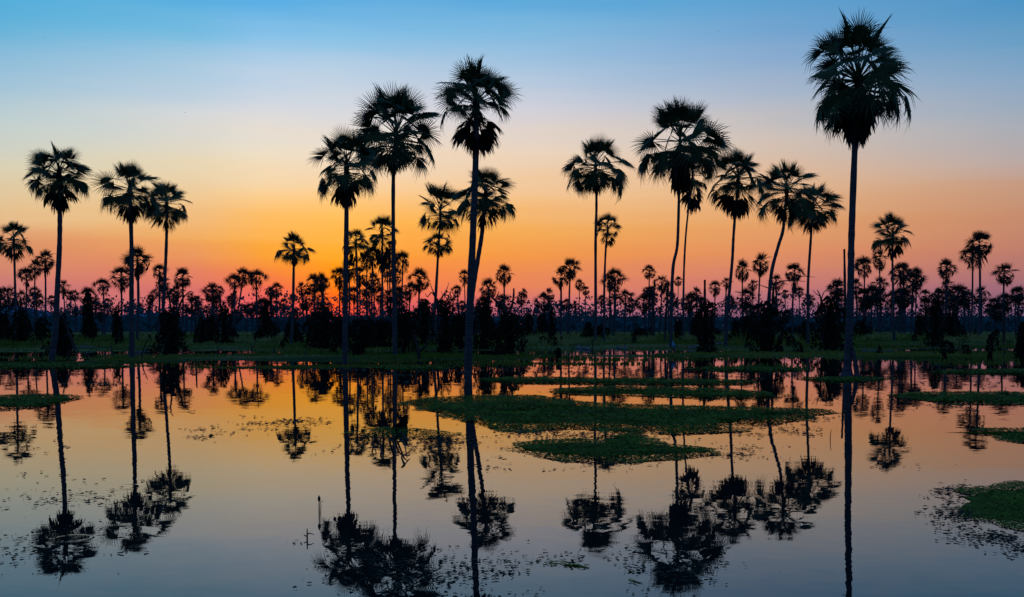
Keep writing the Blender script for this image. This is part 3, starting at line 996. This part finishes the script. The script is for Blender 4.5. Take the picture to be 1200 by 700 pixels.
rgU = random.Random(19)
UL = 'dark bush in the continuous undergrowth behind the nearer bushes, one of many alike'
for i in range(58):
    zone = [(355, 625), (-10, 130), (780, 1010), (170, 345), (625, 780), (1000, 1210)][[0, 0, 0, 0, 1, 2, 2, 3, 4, 5][i % 10]]
    x = rgU.uniform(*zone)
    yb = rgU.uniform(395.5, 401)
    r_ = bush(UL, x, yb, yb - rgU.uniform(9, 30), rgU.uniform(6, 13), rgU.choice(['round', 'round', 'bell', 'column']), 100 + i)
    r_['group'] = 'dark undergrowth bushes along the far bank'
rgS = random.Random(41)
SH = []
for i in range(4):
    r_ = np.random.default_rng(60 + i)
    n = 150
    th = r_.uniform(0, 6.28, n); q = r_.random(n); rr = np.sqrt(1 - q ** 2) * r_.uniform(.5, 1, n) * 0.6
    Vv, T = leaf_cards(np.stack([rr * np.cos(th), rr * np.sin(th), q], 1), r_.uniform(.12, .28, n), r_, 0.3)
    SH.append(mesh_np('shrub', Vv, T, M['bush']))
for i in range(120):
    px = rgS.uniform(590, 1230) if i < 80 else rgS.uniform(-30, 560)
    py = rgS.uniform(392.5, 415)
    b = ground_at(px, py, 0.12)
    b.z = gh(b.x, b.y)
    if b.z < 0.02: continue
    o = link('low_shrub', SH[i % 4], None, b)
    k = rgS.uniform(0.35, 0.9) * (1.0 if py > 398 else 1.6)
    o.scale = (k * rgS.uniform(.6, 1), k, k * rgS.uniform(.8, 1.4)); o.rotation_euler.z = rgS.uniform(0, 6.28)
    tag(o, 'small low dark shrub, one of many alike dotted over the far bank', 'shrub', 'small shrubs dotted over the far bank')


# ------------------------------------------------------------------ dead trees, poles, branches
def px_tube(V, Fc, pl, D, r0, r1, base, sides=6):
    P = spline([at(x, y, D) - base for x, y in pl], 4)
    n = len(P)
    rr = random.Random(len(V) + n)
    tube(V, Fc, P, [(r0 + (r1 - r0) * i / (n - 1)) * rr.uniform(.88, 1.12) for i in range(n)], sides)


def snag(name, label, cat, D, base_px, limbs, mat=None, group=None, main='trunk'):
    """limbs: list of (polyline px, r0, r1); the first is the trunk"""
    b = at(base_px[0], base_px[1], D)
    b.z = max(-0.2, min(b.z, gh(b.x, D) - 0.03)) if D > 45 else -0.1
    mat = mat or M['snag']
    pl0, a0, a1 = limbs[0]
    pl0 = list(pl0)
    V, Fc = [], []
    px_tube(V, Fc, pl0, D, a0, a1, b)
    if len(limbs) == 1:
        o = link(name, mesh(name, V, Fc, mat, True), None, b)
        return tag(o, label, cat, group)
    root = empty(name, b)
    tag(root, label, cat, group)
    link(main, mesh(main, V, Fc, mat, True), root)
    for pl, c0, c1 in limbs[1:]:
        V, Fc = [], []
        px_tube(V, Fc, pl, D, c0, c1, b)
        link('branch', mesh('branch', V, Fc, mat, True), root)
    return root


snag('dead_tree', 'dead tree with bare curled branches spread behind the short bird palm trunk', 'dead tree', 82, (513, 404),
     [([(513, 405), (512, 385), (514, 362), (512, 350)], .16, .09),
      ([(512, 352), (506, 343), (501, 348), (498, 344)], .07, .02), ([(512, 352), (506, 338), (504, 331)], .06, .015),
      ([(513, 356), (520, 345), (524, 338), (526, 331)], .07, .015), ([(519, 346), (526, 346), (529, 342)], .05, .015),
      ([(514, 360), (519, 350), (517, 341)], .05, .015)])
snag('dead_tree', 'dead tree with forked jagged limbs above the large dark bush right of centre', 'dead tree', 72, (597, 409),
     [([(598, 410), (597, 385), (594, 367), (586, 357)], .20, .11),
      ([(586, 357), (578, 350), (572, 343), (570, 340)], .10, .03), ([(580, 352), (583, 346), (585, 341)], .06, .02),
      ([(595, 369), (600, 358), (602, 345), (602, 338)], .10, .06), ([(591, 362), (588, 350), (584, 349)], .05, .02)])
snag('dead_tree', 'pair of forked bare stems rising from the broad root mound of the twin palms', 'dead tree', 64, (206, 408),
     [([(207, 409), (206, 385), (209, 362), (216, 346)], .14, .05),
      ([(208, 368), (213, 352), (222, 342), (227, 343)], .07, .02), ([(206, 380), (200, 360), (198, 345), (201, 339)], .09, .03),
      ([(216, 360), (222, 362), (224, 368)], .05, .02)])
snag('dead_tree', 'leaning pale dead stem on the right flank of the bell mound at the left', 'dead tree', 62, (88, 409),
     [([(88, 410), (80, 388), (72, 366)], .11, .05)])
snag('dead_pole', 'tall thin bare pole just left of the tallest shaggy trunk', 'dead trunk', 95, (991, 400),
     [([(991, 401), (990.5, 350), (989.5, 292)], .17, .10)])
snag('dead_pole', 'thin bare pole over the upright bush right of the kinked palm', 'dead trunk', 80, (826, 403),
     [([(826, 404), (826, 360), (826, 328)], .12, .09)])
snag('dead_pole', 'thin bare pole beside the slim palm left of the kinked palm', 'dead trunk', 110, (766, 399),
     [([(766, 399), (766, 360), (767, 329)], .14, .09)])
snag('dead_pole', 'short leaning bare pole directly left of the kinked tall palm trunk', 'dead trunk', 95, (779, 401),
     [([(779, 401), (781, 360), (783.5, 338)], .12, .08)])
snag('dead_pole', 'short bare pole between the small palms right of the twin palms', 'dead trunk', 100, (229, 399),
     [([(229, 400), (229, 370), (229.5, 348)], .12, .07)])
snag('dead_pole', 'thin bare pole left of the straight twin palm trunk', 'dead trunk', 100, (138, 399),
     [([(138, 400), (138, 375), (139, 354)], .12, .06)])
snag('dead_tree', 'dead tree with long level branches reaching out either side of the leaning palm', 'dead tree', 78, (904, 404),
     [([(904, 405), (905, 370), (906, 345), (907, 333)], .14, .08),
      ([(906, 334), (916, 330), (930, 329), (944, 330)], .07, .02), ([(906, 340), (896, 336), (890, 334)], .05, .02),
      ([(930, 329), (940, 324), (955, 325)], .045, .015), ([(907, 336), (904, 328), (903, 322)], .06, .03)])
snag('dead_tree', 'dead tree with short hooked branches above the wide bush left of the tallest trunk', 'dead tree', 80, (965, 404),
     [([(965, 405), (963, 370), (962, 350), (958, 340)], .13, .04),
      ([(962, 352), (966, 342), (970, 341)], .05, .02), ([(962, 348), (956, 344), (953, 340)], .04, .02)])
snag('dead_tree', 'dead tree with one level branch pointing left near the right edge', 'dead tree', 95, (1177, 400),
     [([(1177, 401), (1176, 375), (1175, 356)], .13, .08),
      ([(1175, 357), (1166, 353), (1157, 351)], .08, .03)])
snag('dead_tree', 'dead stem with one branch reaching right, beside the skirted palm trunk', 'dead tree', 80, (836, 404),
     [([(836, 405), (834, 375), (836, 359)], .12, .06),
      ([(836, 360), (845, 354), (853, 352)], .06, .025), ([(836, 362), (831, 354), (829, 350)], .05, .02)])
snag('dead_branch', 'forked dead branch sticking up out of the water edge left of the tallest middle palm', 'dead branch', 50, (491, 424),
     [([(492, 426), (490, 412), (487, 398), (484, 390)], .09, .05),
      ([(490, 413), (497, 407), (502, 398), (505, 391)], .07, .03), ([(491, 422), (498, 424), (503, 420)], .05, .02)])
for lb, pl, r in (('short dark stump at the water edge right of the large dark bush', [(654, 421), (654.5, 414), (654, 408)], .16),
                  ('short dark stump at the water edge right of the tallest shaggy palm', [(1107, 423), (1107, 418), (1106, 413)], .14),
                  ('short dark stump at the water edge between the overlapping palms and the right edge', [(1160, 424), (1160, 417), (1161, 412)], .15)):
    D_ = ground_at(*pl[0]).y
    snag('tree_stump', lb, 'stump', D_, pl[0], [(pl, r, r * .7)], mat=M['bush_core'])
rgK = random.Random(52)
for i in range(70):
    px = rgK.uniform(-20, 1220); py = rgK.uniform(397, 421)
    b = ground_at(px, py, 0.08); b.z = gh(b.x, b.y) - 0.04
    if b.z < -0.3: continue
    V, Fc = [], []
    h = rgK.uniform(0.25, 1.1); lx = rgK.uniform(-.5, .5) * h; ly = rgK.uniform(-.3, .3) * h
    P = spline([Vector((0, 0, 0)), Vector((lx * .3, ly * .3, h * .5)), Vector((lx, ly, h))], 3)
    tube(V, Fc, P, [.045 - .03 * k / len(P) for k in range(len(P))], 5)
    if rgK.random() < .5:
        q = P[3]
        tube(V, Fc, [q, q + Vector((-lx * .5 + rgK.uniform(-.2, .2), 0, h * .2)), q + Vector((-lx + rgK.uniform(-.3, .3), .05, h * .35))], [.025, .018, .008], 4)
    tag(link('dead_stick', mesh('dead_stick', V, Fc, M['snag'], True), None, b), 'thin dead stick poking up from the marshy bank, one of many alike', 'stick', 'dead sticks on the far bank')
# pale fallen logs on the bank
LOGS = [('long bleached log lying on the bank behind the heron, left end lower', (806, 408), (850, 404), 0.11),
        ('short bleached log on the grass left of the lone bird palm foot', (676, 406.5), (692, 408.5), 0.12),
        ('bleached log on the grass between lone bird palm and kinked palm', (724, 407), (736, 408), 0.10),
        ('dark bleached log lying by the foot of the broad root mound', (160, 412), (176, 411), 0.12),
        ('thin bleached log on the bank right of the tallest shaggy trunk', (1010, 412), (1048, 411.5), 0.08),
        ('bleached log near the bell mound at the left', (88, 407), (110, 408), 0.10)]
for lb, a, c, r in LOGS:
    A, B_ = ground_at(*a, 0.12), ground_at(*c, 0.12)
    b = (A + B_) / 2; b.z = gh(b.x, b.y) + r * 0.5
    P = [A, A.lerp(B_, .33), A.lerp(B_, .66), B_]
    for p in P: p.z = gh(p.x, p.y) + r * 0.5
    P = [p - b for p in P]
    V, Fc = [], []
    sp = spline(P, 4)
    rr = random.Random(lb)
    tube(V, Fc, sp, [r * (1 - 0.4 * i / len(sp)) * rr.uniform(.85, 1.1) for i in range(len(sp))], 8)
    for q in range(3):
        p = sp[rr.randrange(1, len(sp) - 1)]
        d = Vector((rr.uniform(-.6, .6), rr.uniform(-.3, .3), rr.uniform(.2, .5)))
        tube(V, Fc, [p, p + d * .6, p + d], [r * .35, r * .25, r * .1], 5)
    tag(link('fallen_log', mesh('fallen_log', V, Fc, M['log'], True), None, b), lb, 'log', 'bleached logs on the far bank')


# ------------------------------------------------------------------ floating mats
def leaf_bed(poly, dens, lo, hi, height, rg, margin_noise, cap):
    """scatter small leaves inside a world polygon, thinning out towards a ragged edge"""
    P = np.array([(p.x, p.y) for p in poly])
    x0, y0 = P.min(0); x1, y1 = P.max(0)
    area = abs(sum(P[i][0] * P[(i + 1) % len(P)][1] - P[(i + 1) % len(P)][0] * P[i][1] for i in range(len(P)))) / 2
    n = min(cap, int(area * dens))
    bbox = (x1 - x0) * (y1 - y0)
    m = int(n * bbox / max(area, 1e-3))
    X = rg.uniform(x0 - .1, x1 + .1, m); Y = rg.uniform(y0 - .1, y1 + .1, m)
    inside = np.zeros(m, bool)
    dist = np.full(m, 1e9)
    for i in range(len(P)):
        a, b = P[i], P[(i + 1) % len(P)]
        c = ((a[1] > Y) != (b[1] > Y)) & (X < (b[0] - a[0]) * (Y - a[1]) / (b[1] - a[1] + 1e-12) + a[0])
        inside ^= c
        ab = b - a
        t = np.clip(((X - a[0]) * ab[0] + (Y - a[1]) * ab[1]) / (ab @ ab + 1e-9), 0, 1)
        dist = np.minimum(dist, np.hypot(X - a[0] - t * ab[0], Y - a[1] - t * ab[1]))
    sd = np.where(inside, dist, -dist)
    nz = np.array([noise.noise(Vector((x * 2.2, y * 1.1, 4.4))) + 0.5 * noise.noise(Vector((x * 6, y * 3.5, 1.4))) for x, y in zip(X, Y)])
    keep = sd + nz * margin_noise > 0
    # small open gaps
    gap = np.array([noise.noise(Vector((x * 0.8, y * 0.9, 7.7))) + 0.35 * noise.noise(Vector((x * 3, y * 4, 2.7))) for x, y in zip(X, Y)])
    keep &= ~((gap > 0.36) & (rg.random(m) < 0.9))
    X, Y, sd = X[keep], Y[keep], sd[keep]
    n = len(X)
    Z = 0.008 + height * rg.random(n) * np.clip(sd * 2.5 + 0.15, 0.05, 1)
    S = rg.uniform(lo, hi, n)
    th = rg.uniform(0, 2 * np.pi, n)
    ux, uy = np.cos(th), np.sin(th)
    tl = rg.normal(0, 0.18, n); tw = rg.normal(0, 0.16, n)
    flat = np.clip(Z / 0.03, 0.1, 1)
    tl *= flat; tw *= flat
    c = np.stack([X, Y, Z], 1)
    u = np.stack([ux, uy, tl], 1) * S[:, None]
    w = np.stack([-uy, ux, tw], 1) * S[:, None] * 0.55
    V = np.stack([c - u * .6, c - w, c + u * .7, c + w], 1).reshape(-1, 3)
    V[:, 2] = np.maximum(V[:, 2], 0.005)
    return V, np.arange(4 * n).reshape(n, 4)


def ragged(poly, rg, amp):
    out = []
    n = len(poly)
    for i in range(n):
        a, b = poly[i], poly[(i + 1) % n]
        k = max(2, int((b - a).length / 0.25))
        for j in range(k):
            p = a.lerp(b, j / k)
            q = noise.noise(Vector((p.x * 2.2, p.y * 1.4, 3.0))) + 0.6 * noise.noise(Vector((p.x * 6, p.y * 4, 8.0)))
            r = noise.noise(Vector((p.x * 2.5, p.y * 2, 13.0)))
            out.append(Vector((p.x + q * amp, p.y + r * amp * 1.6, 0.004)))
    return out


MATS = [
    ('largest floating green mat in the middle of the water', [(474, 471), (496, 468), (552, 465), (640, 465), (668, 471), (720, 475), (800, 477), (880, 479), (985, 482), (955, 489), (933, 494), (880, 505), (787, 509), (733, 504), (667, 502), (600, 505), (580, 503), (548, 497), (540, 490), (516, 486), (496, 479)]),
    ('second floating green mat just in front of the largest one', [(594, 528), (613, 519), (660, 516), (715, 517), (716, 503), (756, 503), (754, 518), (787, 522), (845, 528), (850, 532), (817, 536), (760, 540), (700, 543), (643, 538), (610, 533)]),
    ('long green mat lying directly behind the largest one', [(632, 458), (667, 456), (700, 454), (787, 455), (860, 457), (925, 464), (900, 467), (833, 467), (733, 463), (667, 462)]),
    ('thin green strip of plants behind the long mat, right of the tallest middle palm', [(552, 445), (600, 443), (700, 444), (800, 445), (880, 447), (890, 450), (800, 451), (700, 450), (600, 449)]),
    ('green mat entering from the left edge below the bowed palm', [(-60, 464), (0, 465), (58, 463.5), (104, 465), (87, 471), (50, 477), (0, 480), (-60, 481)]),
    ('green mat at the right, running off the right edge below the overlapping palms', [(1042, 464), (1070, 461), (1130, 460.5), (1200, 461), (1270, 460), (1270, 476), (1200, 474), (1107, 473), (1073, 468)]),
    ('narrow tapering green mat at the right edge below the wider one', [(1094, 505.5), (1156, 504), (1200, 503), (1260, 502), (1260, 522), (1200, 520), (1169, 512), (1150, 508)]),
    ('nearest green mat in the lower right corner with scattered leaves round it', [(1122, 571), (1150, 567), (1187, 565), (1260, 566), (1290, 630), (1200, 623), (1170, 619), (1158, 614), (1128, 607), (1146, 601), (1120, 596), (1134, 585), (1116, 579)]),
    ('small green mat around the pointed stump left of the largest mat', [(412, 507), (450, 502), (480, 503), (534, 508), (528, 512), (480, 514), (430, 512)]),
    ('thin green strip around the flared foot of the tallest shaggy palm', [(930, 444), (970, 443), (1010, 443), (1048, 444), (1020, 446.5), (985, 448), (950, 446.5)]),
    ('thin green strip near the right edge behind the wider right mat', [(1085, 436), (1130, 434), (1200, 433.5), (1260, 433), (1260, 439), (1200, 438.5), (1120, 438)]),
    ('thin green strip in front of the skirted palm foot', [(800, 432), (850, 431), (915, 432), (960, 434), (900, 435.5), (840, 435)]),
    ('dark thin strip left of the tallest middle palm foot', [(430, 431), (480, 430), (530, 431), (520, 433.5), (470, 434)]),
    ('tiny green patch afloat near the bottom of the picture', [(652, 661), (668, 658), (700, 663), (690, 667), (662, 668)]),
    ('second tiny green patch afloat near the bottom, right of the first', [(728, 677), (742, 678), (762, 684), (748, 686), (735, 683)]),
    ('slim green strip at left just off the bank below the left cluster', [(-60, 428), (0, 427), (90, 428), (160, 430), (110, 432), (0, 432), (-60, 433)]),
]
for i, (lb, pl) in enumerate(MATS):
    rg_ = np.random.default_rng(40 + i)
    W = [ground_at(x, y) for x, y in pl]
    cen = sum(W, Vector()) / len(W)
    D = cen.y
    near = D < 13
    lf = 0.008 + 0.0011 * D
    amp = (0.16 if near else 0.04 + 0.009 * D) if D < 30 else 0.16
    root = empty('floating_plant_mat', (cen.x, cen.y, 0))
    tag(root, lb, 'plant mat', 'floating mats of green water plants')
    cen.z = 0
    rp = ragged(W, rg_, amp)
    sparse = 'stump' in lb
    V, Fc = [Vector(((p - cen).x * 0.86, (p - cen).y * 0.62, p.z)) for p in rp], [tuple(range(len(rp)))]
    if not sparse: link('root_layer', mesh('root_layer', V, Fc, M['mat_base']), root)
    VV, TT = leaf_bed(W, (1.0 if sparse else 1.6) / (lf * lf), lf * .7, lf * 1.5, 0.07 if not near else 0.02, rg_, amp * 2.0, 130000)
    VV = VV - np.array([[cen.x, cen.y, 0]])
    o = link('leaves', mesh_np('leaves', VV, TT, M['mat']), root)
    o['kind'] = 'stuff'

# floating leaves and debris scattered on the surface: nobody could count it
rgD = np.random.default_rng(9)
PP, SS = [], []
DEB = [  # centre px, half extents px, number
    (65, 585, 75, 12, 50), (60, 640, 90, 34, 150), (120, 585, 60, 14, 40), (60, 560, 60, 20, 25), (240, 514, 22, 4, 60), (225, 503, 40, 5, 30), (335, 494, 48, 6, 170), (300, 505, 60, 6, 25),
    (30, 525, 50, 8, 40), (470, 522, 80, 18, 300), (520, 518, 40, 8, 120), (440, 515, 40, 8, 160), (620, 505, 50, 7, 170), (700, 512, 90, 7, 330), (900, 508, 60, 10, 260), (860, 530, 60, 8, 200),
    (690, 545, 100, 6, 90), (600, 545, 60, 8, 60), (650, 672, 120, 24, 330), (480, 675, 90, 30, 330), (760, 672, 90, 26, 240), (1120, 600, 34, 24, 300), (1170, 630, 50, 10, 200), (1200, 645, 30, 10, 90),
    (1120, 575, 25, 8, 60), (1060, 548, 60, 6, 20), (1130, 475, 80, 6, 120), (1000, 466, 60, 12, 60), (940, 490, 40, 5, 90), (120, 450, 40, 3, 90), (330, 431, 60, 3, 160), (390, 433, 50, 3, 130),
    (600, 434, 120, 6, 260), (720, 438, 120, 6, 260), (860, 441, 120, 7, 260), (460, 440, 70, 9, 180), (1080, 430, 100, 6, 200), (335, 565, 14, 2, 12), (280, 650, 12, 4, 4), (345, 634, 20, 4, 10), (250, 440, 150, 8, 50), (1120, 450, 90, 8, 70)]
for cx, cy, ex, ey, n in DEB:
    n = int(n * 1.9)
    a = rgD.normal(0, 0.5, n); b = rgD.normal(0, 0.5, n)
    for u, w in zip(a, b):
        py = max(424, cy + w * ey)
        p = ground_at(cx + u * ex, py)
        if noise.noise(Vector((p.x * 0.9, p.y * 0.9, 0.7))) + 0.6 * noise.noise(Vector((p.x * 3, p.y * 3, 4.7))) < rgD.uniform(-.35, .15): continue
        PP.append((p.x, p.y)); SS.append(rgD.uniform(.3, 1.1) * (0.009 + 0.0020 * p.y))
PP, SS = np.array(PP), np.array(SS)
n = len(PP)
th = rgD.uniform(0, 6.28, n)
asp = rgD.uniform(0.3, 0.8, n)
z = 0.004 + 0.006 * rgD.random(n)
ring = []
for k in range(6):
    t = 2 * np.pi * k / 6
    rx = np.cos(t) * SS * rgD.uniform(.7, 1.2, n); ry = np.sin(t) * SS * asp * rgD.uniform(.7, 1.2, n)
    lift = (k == 1) * rgD.random(n) * SS * 0.5
    ring.append(np.stack([PP[:, 0] + rx * np.cos(th) - ry * np.sin(th), PP[:, 1] + rx * np.sin(th) + ry * np.cos(th), z + lift], 1))
V = np.stack(ring, 1).reshape(-1, 3)
tag(link('floating_leaves', mesh_np('floating_leaves', V, np.arange(6 * n).reshape(n, 6), M['debris'])),
    'scattered dead leaves and bits of water weed floating on the still water', 'floating leaves', kind='stuff')

# ------------------------------------------------------------------ stump, twigs, water plants
D = ground_at(470, 505).y
b = ground_at(470, 506)
V, Fc = [], []
P = spline([at(x, y, D) - b for x, y in [(470, 508), (471, 501), (473.5, 494), (476, 487)]], 4)
tube(V, Fc, P, [.125 - .10 * (i / (len(P) - 1)) ** 1.3 for i in range(len(P))], 9)
P = spline([at(x, y, D - .1) - b for x, y in [(461, 508), (462, 503), (465, 500), (469, 499)]], 3)
tube(V, Fc, P, [.06 - .03 * i / (len(P) - 1) for i in range(len(P))], 7)
rr = random.Random(4)
V = [p + Vector((rr.uniform(-.012, .012), rr.uniform(-.012, .012), rr.uniform(-.012, .012))) for p in V]
stump = link('tree_stump', mesh('tree_stump', V, Fc, M['bush_core']), None, b)
tag(stump, 'pointed dark broken stump standing on the small green mat', 'stump')

TW = [([(446, 512), (440, 525), (446, 540)], 0), ]
D = ground_at(460, 520).y
b = ground_at(470, 520); b.z = 0
limbs = [[(466, 518, 0), (473, 527, .10), (477, 538, .02)], [(462, 516, 0), (470, 520, .16), (482, 525, .04)], [(474, 545, 0), (471, 541, .07), (480, 536, .02)],
         [(450, 514, 0), (446, 524, .12), (448, 536, .0)], [(440, 514, 0), (436, 522, .10), (441, 532, .0)], [(456, 516, 0), (462, 528, .10), (464, 541, .0)]]
root = empty('fallen_branch', b)
tag(root, 'tangle of bare twigs arching out of the water in front of the small stump mat', 'branch')
for lm in limbs:
    V, Fc = [], []
    P = []
    for x, y, zz in lm:
        p = ground_at(x, y); p.z = zz; P.append(p - b)
    sp = spline(P, 5)
    tube(V, Fc, sp, [0.016 - 0.010 * i / len(sp) for i in range(len(sp))], 5)
    link('twig', mesh('twig', V, Fc, M['snag'], True), root)


def water_plant(label, x, y, H, bend, bud):
    b = ground_at(x, y)
    V, Fc = [], []
    P = [Vector((0, 0, -.05)), Vector((bend * .1, 0, H * .4)), Vector((bend * .4, 0, H * .8)), Vector((bend, 0, H))]
    sp = spline(P, 4)
    root = empty('water_plant', b)
    tag(root, label, 'water plant', 'thin plants standing up out of the open water')
    tube(V, Fc, sp, [.007 - .004 * i / len(sp) for i in range(len(sp))], 5)
    link('stem', mesh('stem', V, Fc, M['stem'], True), root)
    V, Fc = [], []
    if bud:
        c = sp[-1]
        tube(V, Fc, [c + Vector((0, 0, q)) for q in (-.03, -.015, .005, .02, .035)], [.003, .011, .014, .009, .002], 6)
        link('bud', mesh('bud', V, Fc, M['stem'], True), root)
        V, Fc = [], []
        q = [Vector((0.012, 0, -.05)), Vector((.016, 0, H * .5)), Vector((.014, 0, H * .78)), Vector((.028, 0, H * .86)), Vector((.04, 0, H * .80))]
        s2 = spline(q, 3)
        tube(V, Fc, s2, [.004 - .0025 * i / len(s2) for i in range(len(s2))], 5)
        link('leaf', mesh('leaf', V, Fc, M['stem'], True), root)
    elif bud is False:
        for d in (-1, 1):
            V, Fc = [], []
            q = [Vector((0, 0, H * (.36 + .1 * d))), Vector((d * .02, 0, H * (.44 + .1 * d))), Vector((d * .04 + .012, 0.01, H * .40))]
            s2 = spline(q, 3)
            tube(V, Fc, s2, [.006 - .004 * i / len(s2) for i in range(len(s2))], 5)
            link('leaf', mesh('leaf', V, Fc, M['stem'], True), root)


water_plant('thin budded stem with a curling side leaf, alone in the water lower left of centre', 374, 601, 0.125, 0.0, True)
water_plant('short cross shaped water plant left of the budded stem', 360, 632, 0.085, 0.0, False)
water_plant('single slender leafless stem in open water right of the largest mat, below the leaning palm', 973, 516, 0.16, 0.02, None)
water_plant('thin stem in the water at the left below the twin palms', 137, 592, 0.05, 0.01, False)


# ------------------------------------------------------------------ birds
def bird(name, label, loc, s, face, mat=None, flying=False, hunched=0.0, legs=True, group=None):
    root = empty(name, loc)
    root.rotation_euler.z = face
    tag(root, label, 'bird', group)
    mat = mat or M['bird']
    V, Fc = [], []
    if flying:
        P = [Vector(p) * s for p in ((-.5, 0, 0), (-.3, 0, .01), (-.1, 0, .02), (.15, 0, .03), (.3, 0, .04), (.38, 0, .05), (.46, 0, .045))]
        tube(V, Fc, P, [q * s for q in (.05, .05, .09, .09, .055, .05, .01)], 8)
        link('body', mesh('body', V, Fc, mat, True), root)
        for d in (-1, 1):
            W = [Vector(p) * s for p in ((.16, d * .05, .05), (.22, d * .5, .22), (.02, d * 1.05, .12), (-.08, d * .98, .11), (-.02, d * .5, .2), (-.12, d * .05, .04))]
            link('wing', mesh('wing', W, [(0, 1, 4, 5), (1, 2, 3, 4)], mat), root)
        return root
    P = [Vector(p) * s for p in ((-.46, 0, .02), (-.34, 0, .12), (-.18, 0, .28), (-.02, 0, .46), (.08, 0, .62), (.10, 0, .74), (.11, 0, .84), (.15, 0, .92), (.20, 0, .95), (.24, 0, .95))]
    tube(V, Fc, P, [q * s for q in (.03, .06, .15, .18, .14, .08, .065, .075, .06, .02)], 9)
    link('body', mesh('body', V, Fc, mat, True), root)
    V, Fc = [], []
    tube(V, Fc, [Vector((.23, 0, .95)) * s, Vector((.30, 0, .945)) * s, Vector((.36, 0, .92)) * s], [.025 * s, .018 * s, .004 * s], 6)
    link('beak', mesh('beak', V, Fc, M['heron_leg'], True), root)
    if legs:
        for d in (-1, 1):
            V, Fc = [], []
            tube(V, Fc, [Vector((-.02, d * .06, .34)) * s, Vector((.03, d * .06, .14)) * s, Vector((0, d * .06, 0)) * s, Vector((.08, d * .07, -.01)) * s], [.03 * s, .02 * s, .018 * s, .012 * s], 6)
            link('leg', mesh('leg', V, Fc, M['heron_leg'], True), root)
    return root


_, Dp, _ = palm_heads['p10']
PB = 'dark birds perched in the palms'
bird('perched_bird', 'dark bird perched at the left of the three in the lone palm crown', at(686.5, 192, Dp), 0.42, R(170), group=PB)
bird('perched_bird', 'dark bird perched between the other two in the lone palm crown', at(699, 189, Dp - .3), 0.42, R(30), group=PB)
bird('perched_bird', 'dark bird perched at the right of the three in the lone palm crown', at(707.5, 191, Dp), 0.45, R(10), group=PB)
_, Dp, _ = palm_heads['p9b']
bird('perched_bird', 'dark bird perched on a frond at the right of the short palm crown', at(525.5, 279, Dp), 0.40, R(175), group=PB)
FB = 'tiny birds flying in the open sky'
for lb, x, y in (('left of the two tiny birds flying side by side high above the skirted palm', 831, 38), ('right of the two tiny birds flying side by side high above the skirted palm', 842, 37),
                 ('tiny bird flying high in the pale sky above the solitary palm', 300, 101), ('tiny bird flying above the shorter twin palm', 217, 132), ('tiny bird flying in the blue at the upper left above the bowed palm', 52, 44)):
    bird('flying_bird', lb, at(x, y, 260), 0.34, R(20 + x), flying=True, group=FB)

# heron standing on the bank beside the kinked palm's foot
b = ground_at(789.5, 415.5, 0.05)
hr = empty('heron', b)
tag(hr, 'pale blue grey heron standing hunched on the bank right of the kinked palm foot', 'bird')
hr.rotation_euler.z = R(200)
k = b.y / F
V, Fc = [], []
P = [Vector(p) * k for p in ((-2.2, 0, 5.5), (-1.4, 0, 7), (-.4, 0, 9), (.5, 0, 11.2), (1.2, 0, 12.8), (1.0, 0, 14.0), (1.1, 0, 14.8), (1.8, 0, 15.2), (2.6, 0, 15.2))]
tube(V, Fc, P, [q * k for q in (.25, 1.0, 1.8, 1.9, 1.3, .8, .75, .7, .3)], 10)
link('body', mesh('body', V, Fc, M['heron'], True), hr)
V, Fc = [], []
tube(V, Fc, [Vector(p) * k for p in ((2.4, 0, 15.2), (3.4, 0, 14.9), (4.6, 0, 14.4))], [.35 * k, .25 * k, .05 * k], 6)
link('beak', mesh('beak', V, Fc, M['heron_leg'], True), hr)
for d in (-1, 1):
    V, Fc = [], []
    tube(V, Fc, [Vector(p) * k for p in ((-.3, d * .6, 8), (.1, d * .6, 4), (-.3, d * .6, 0), (.6, d * .7, -.1))], [.5 * k, .3 * k, .25 * k, .15 * k], 6)
    link('leg', mesh('leg', V, Fc, M['heron_leg'], True), hr)
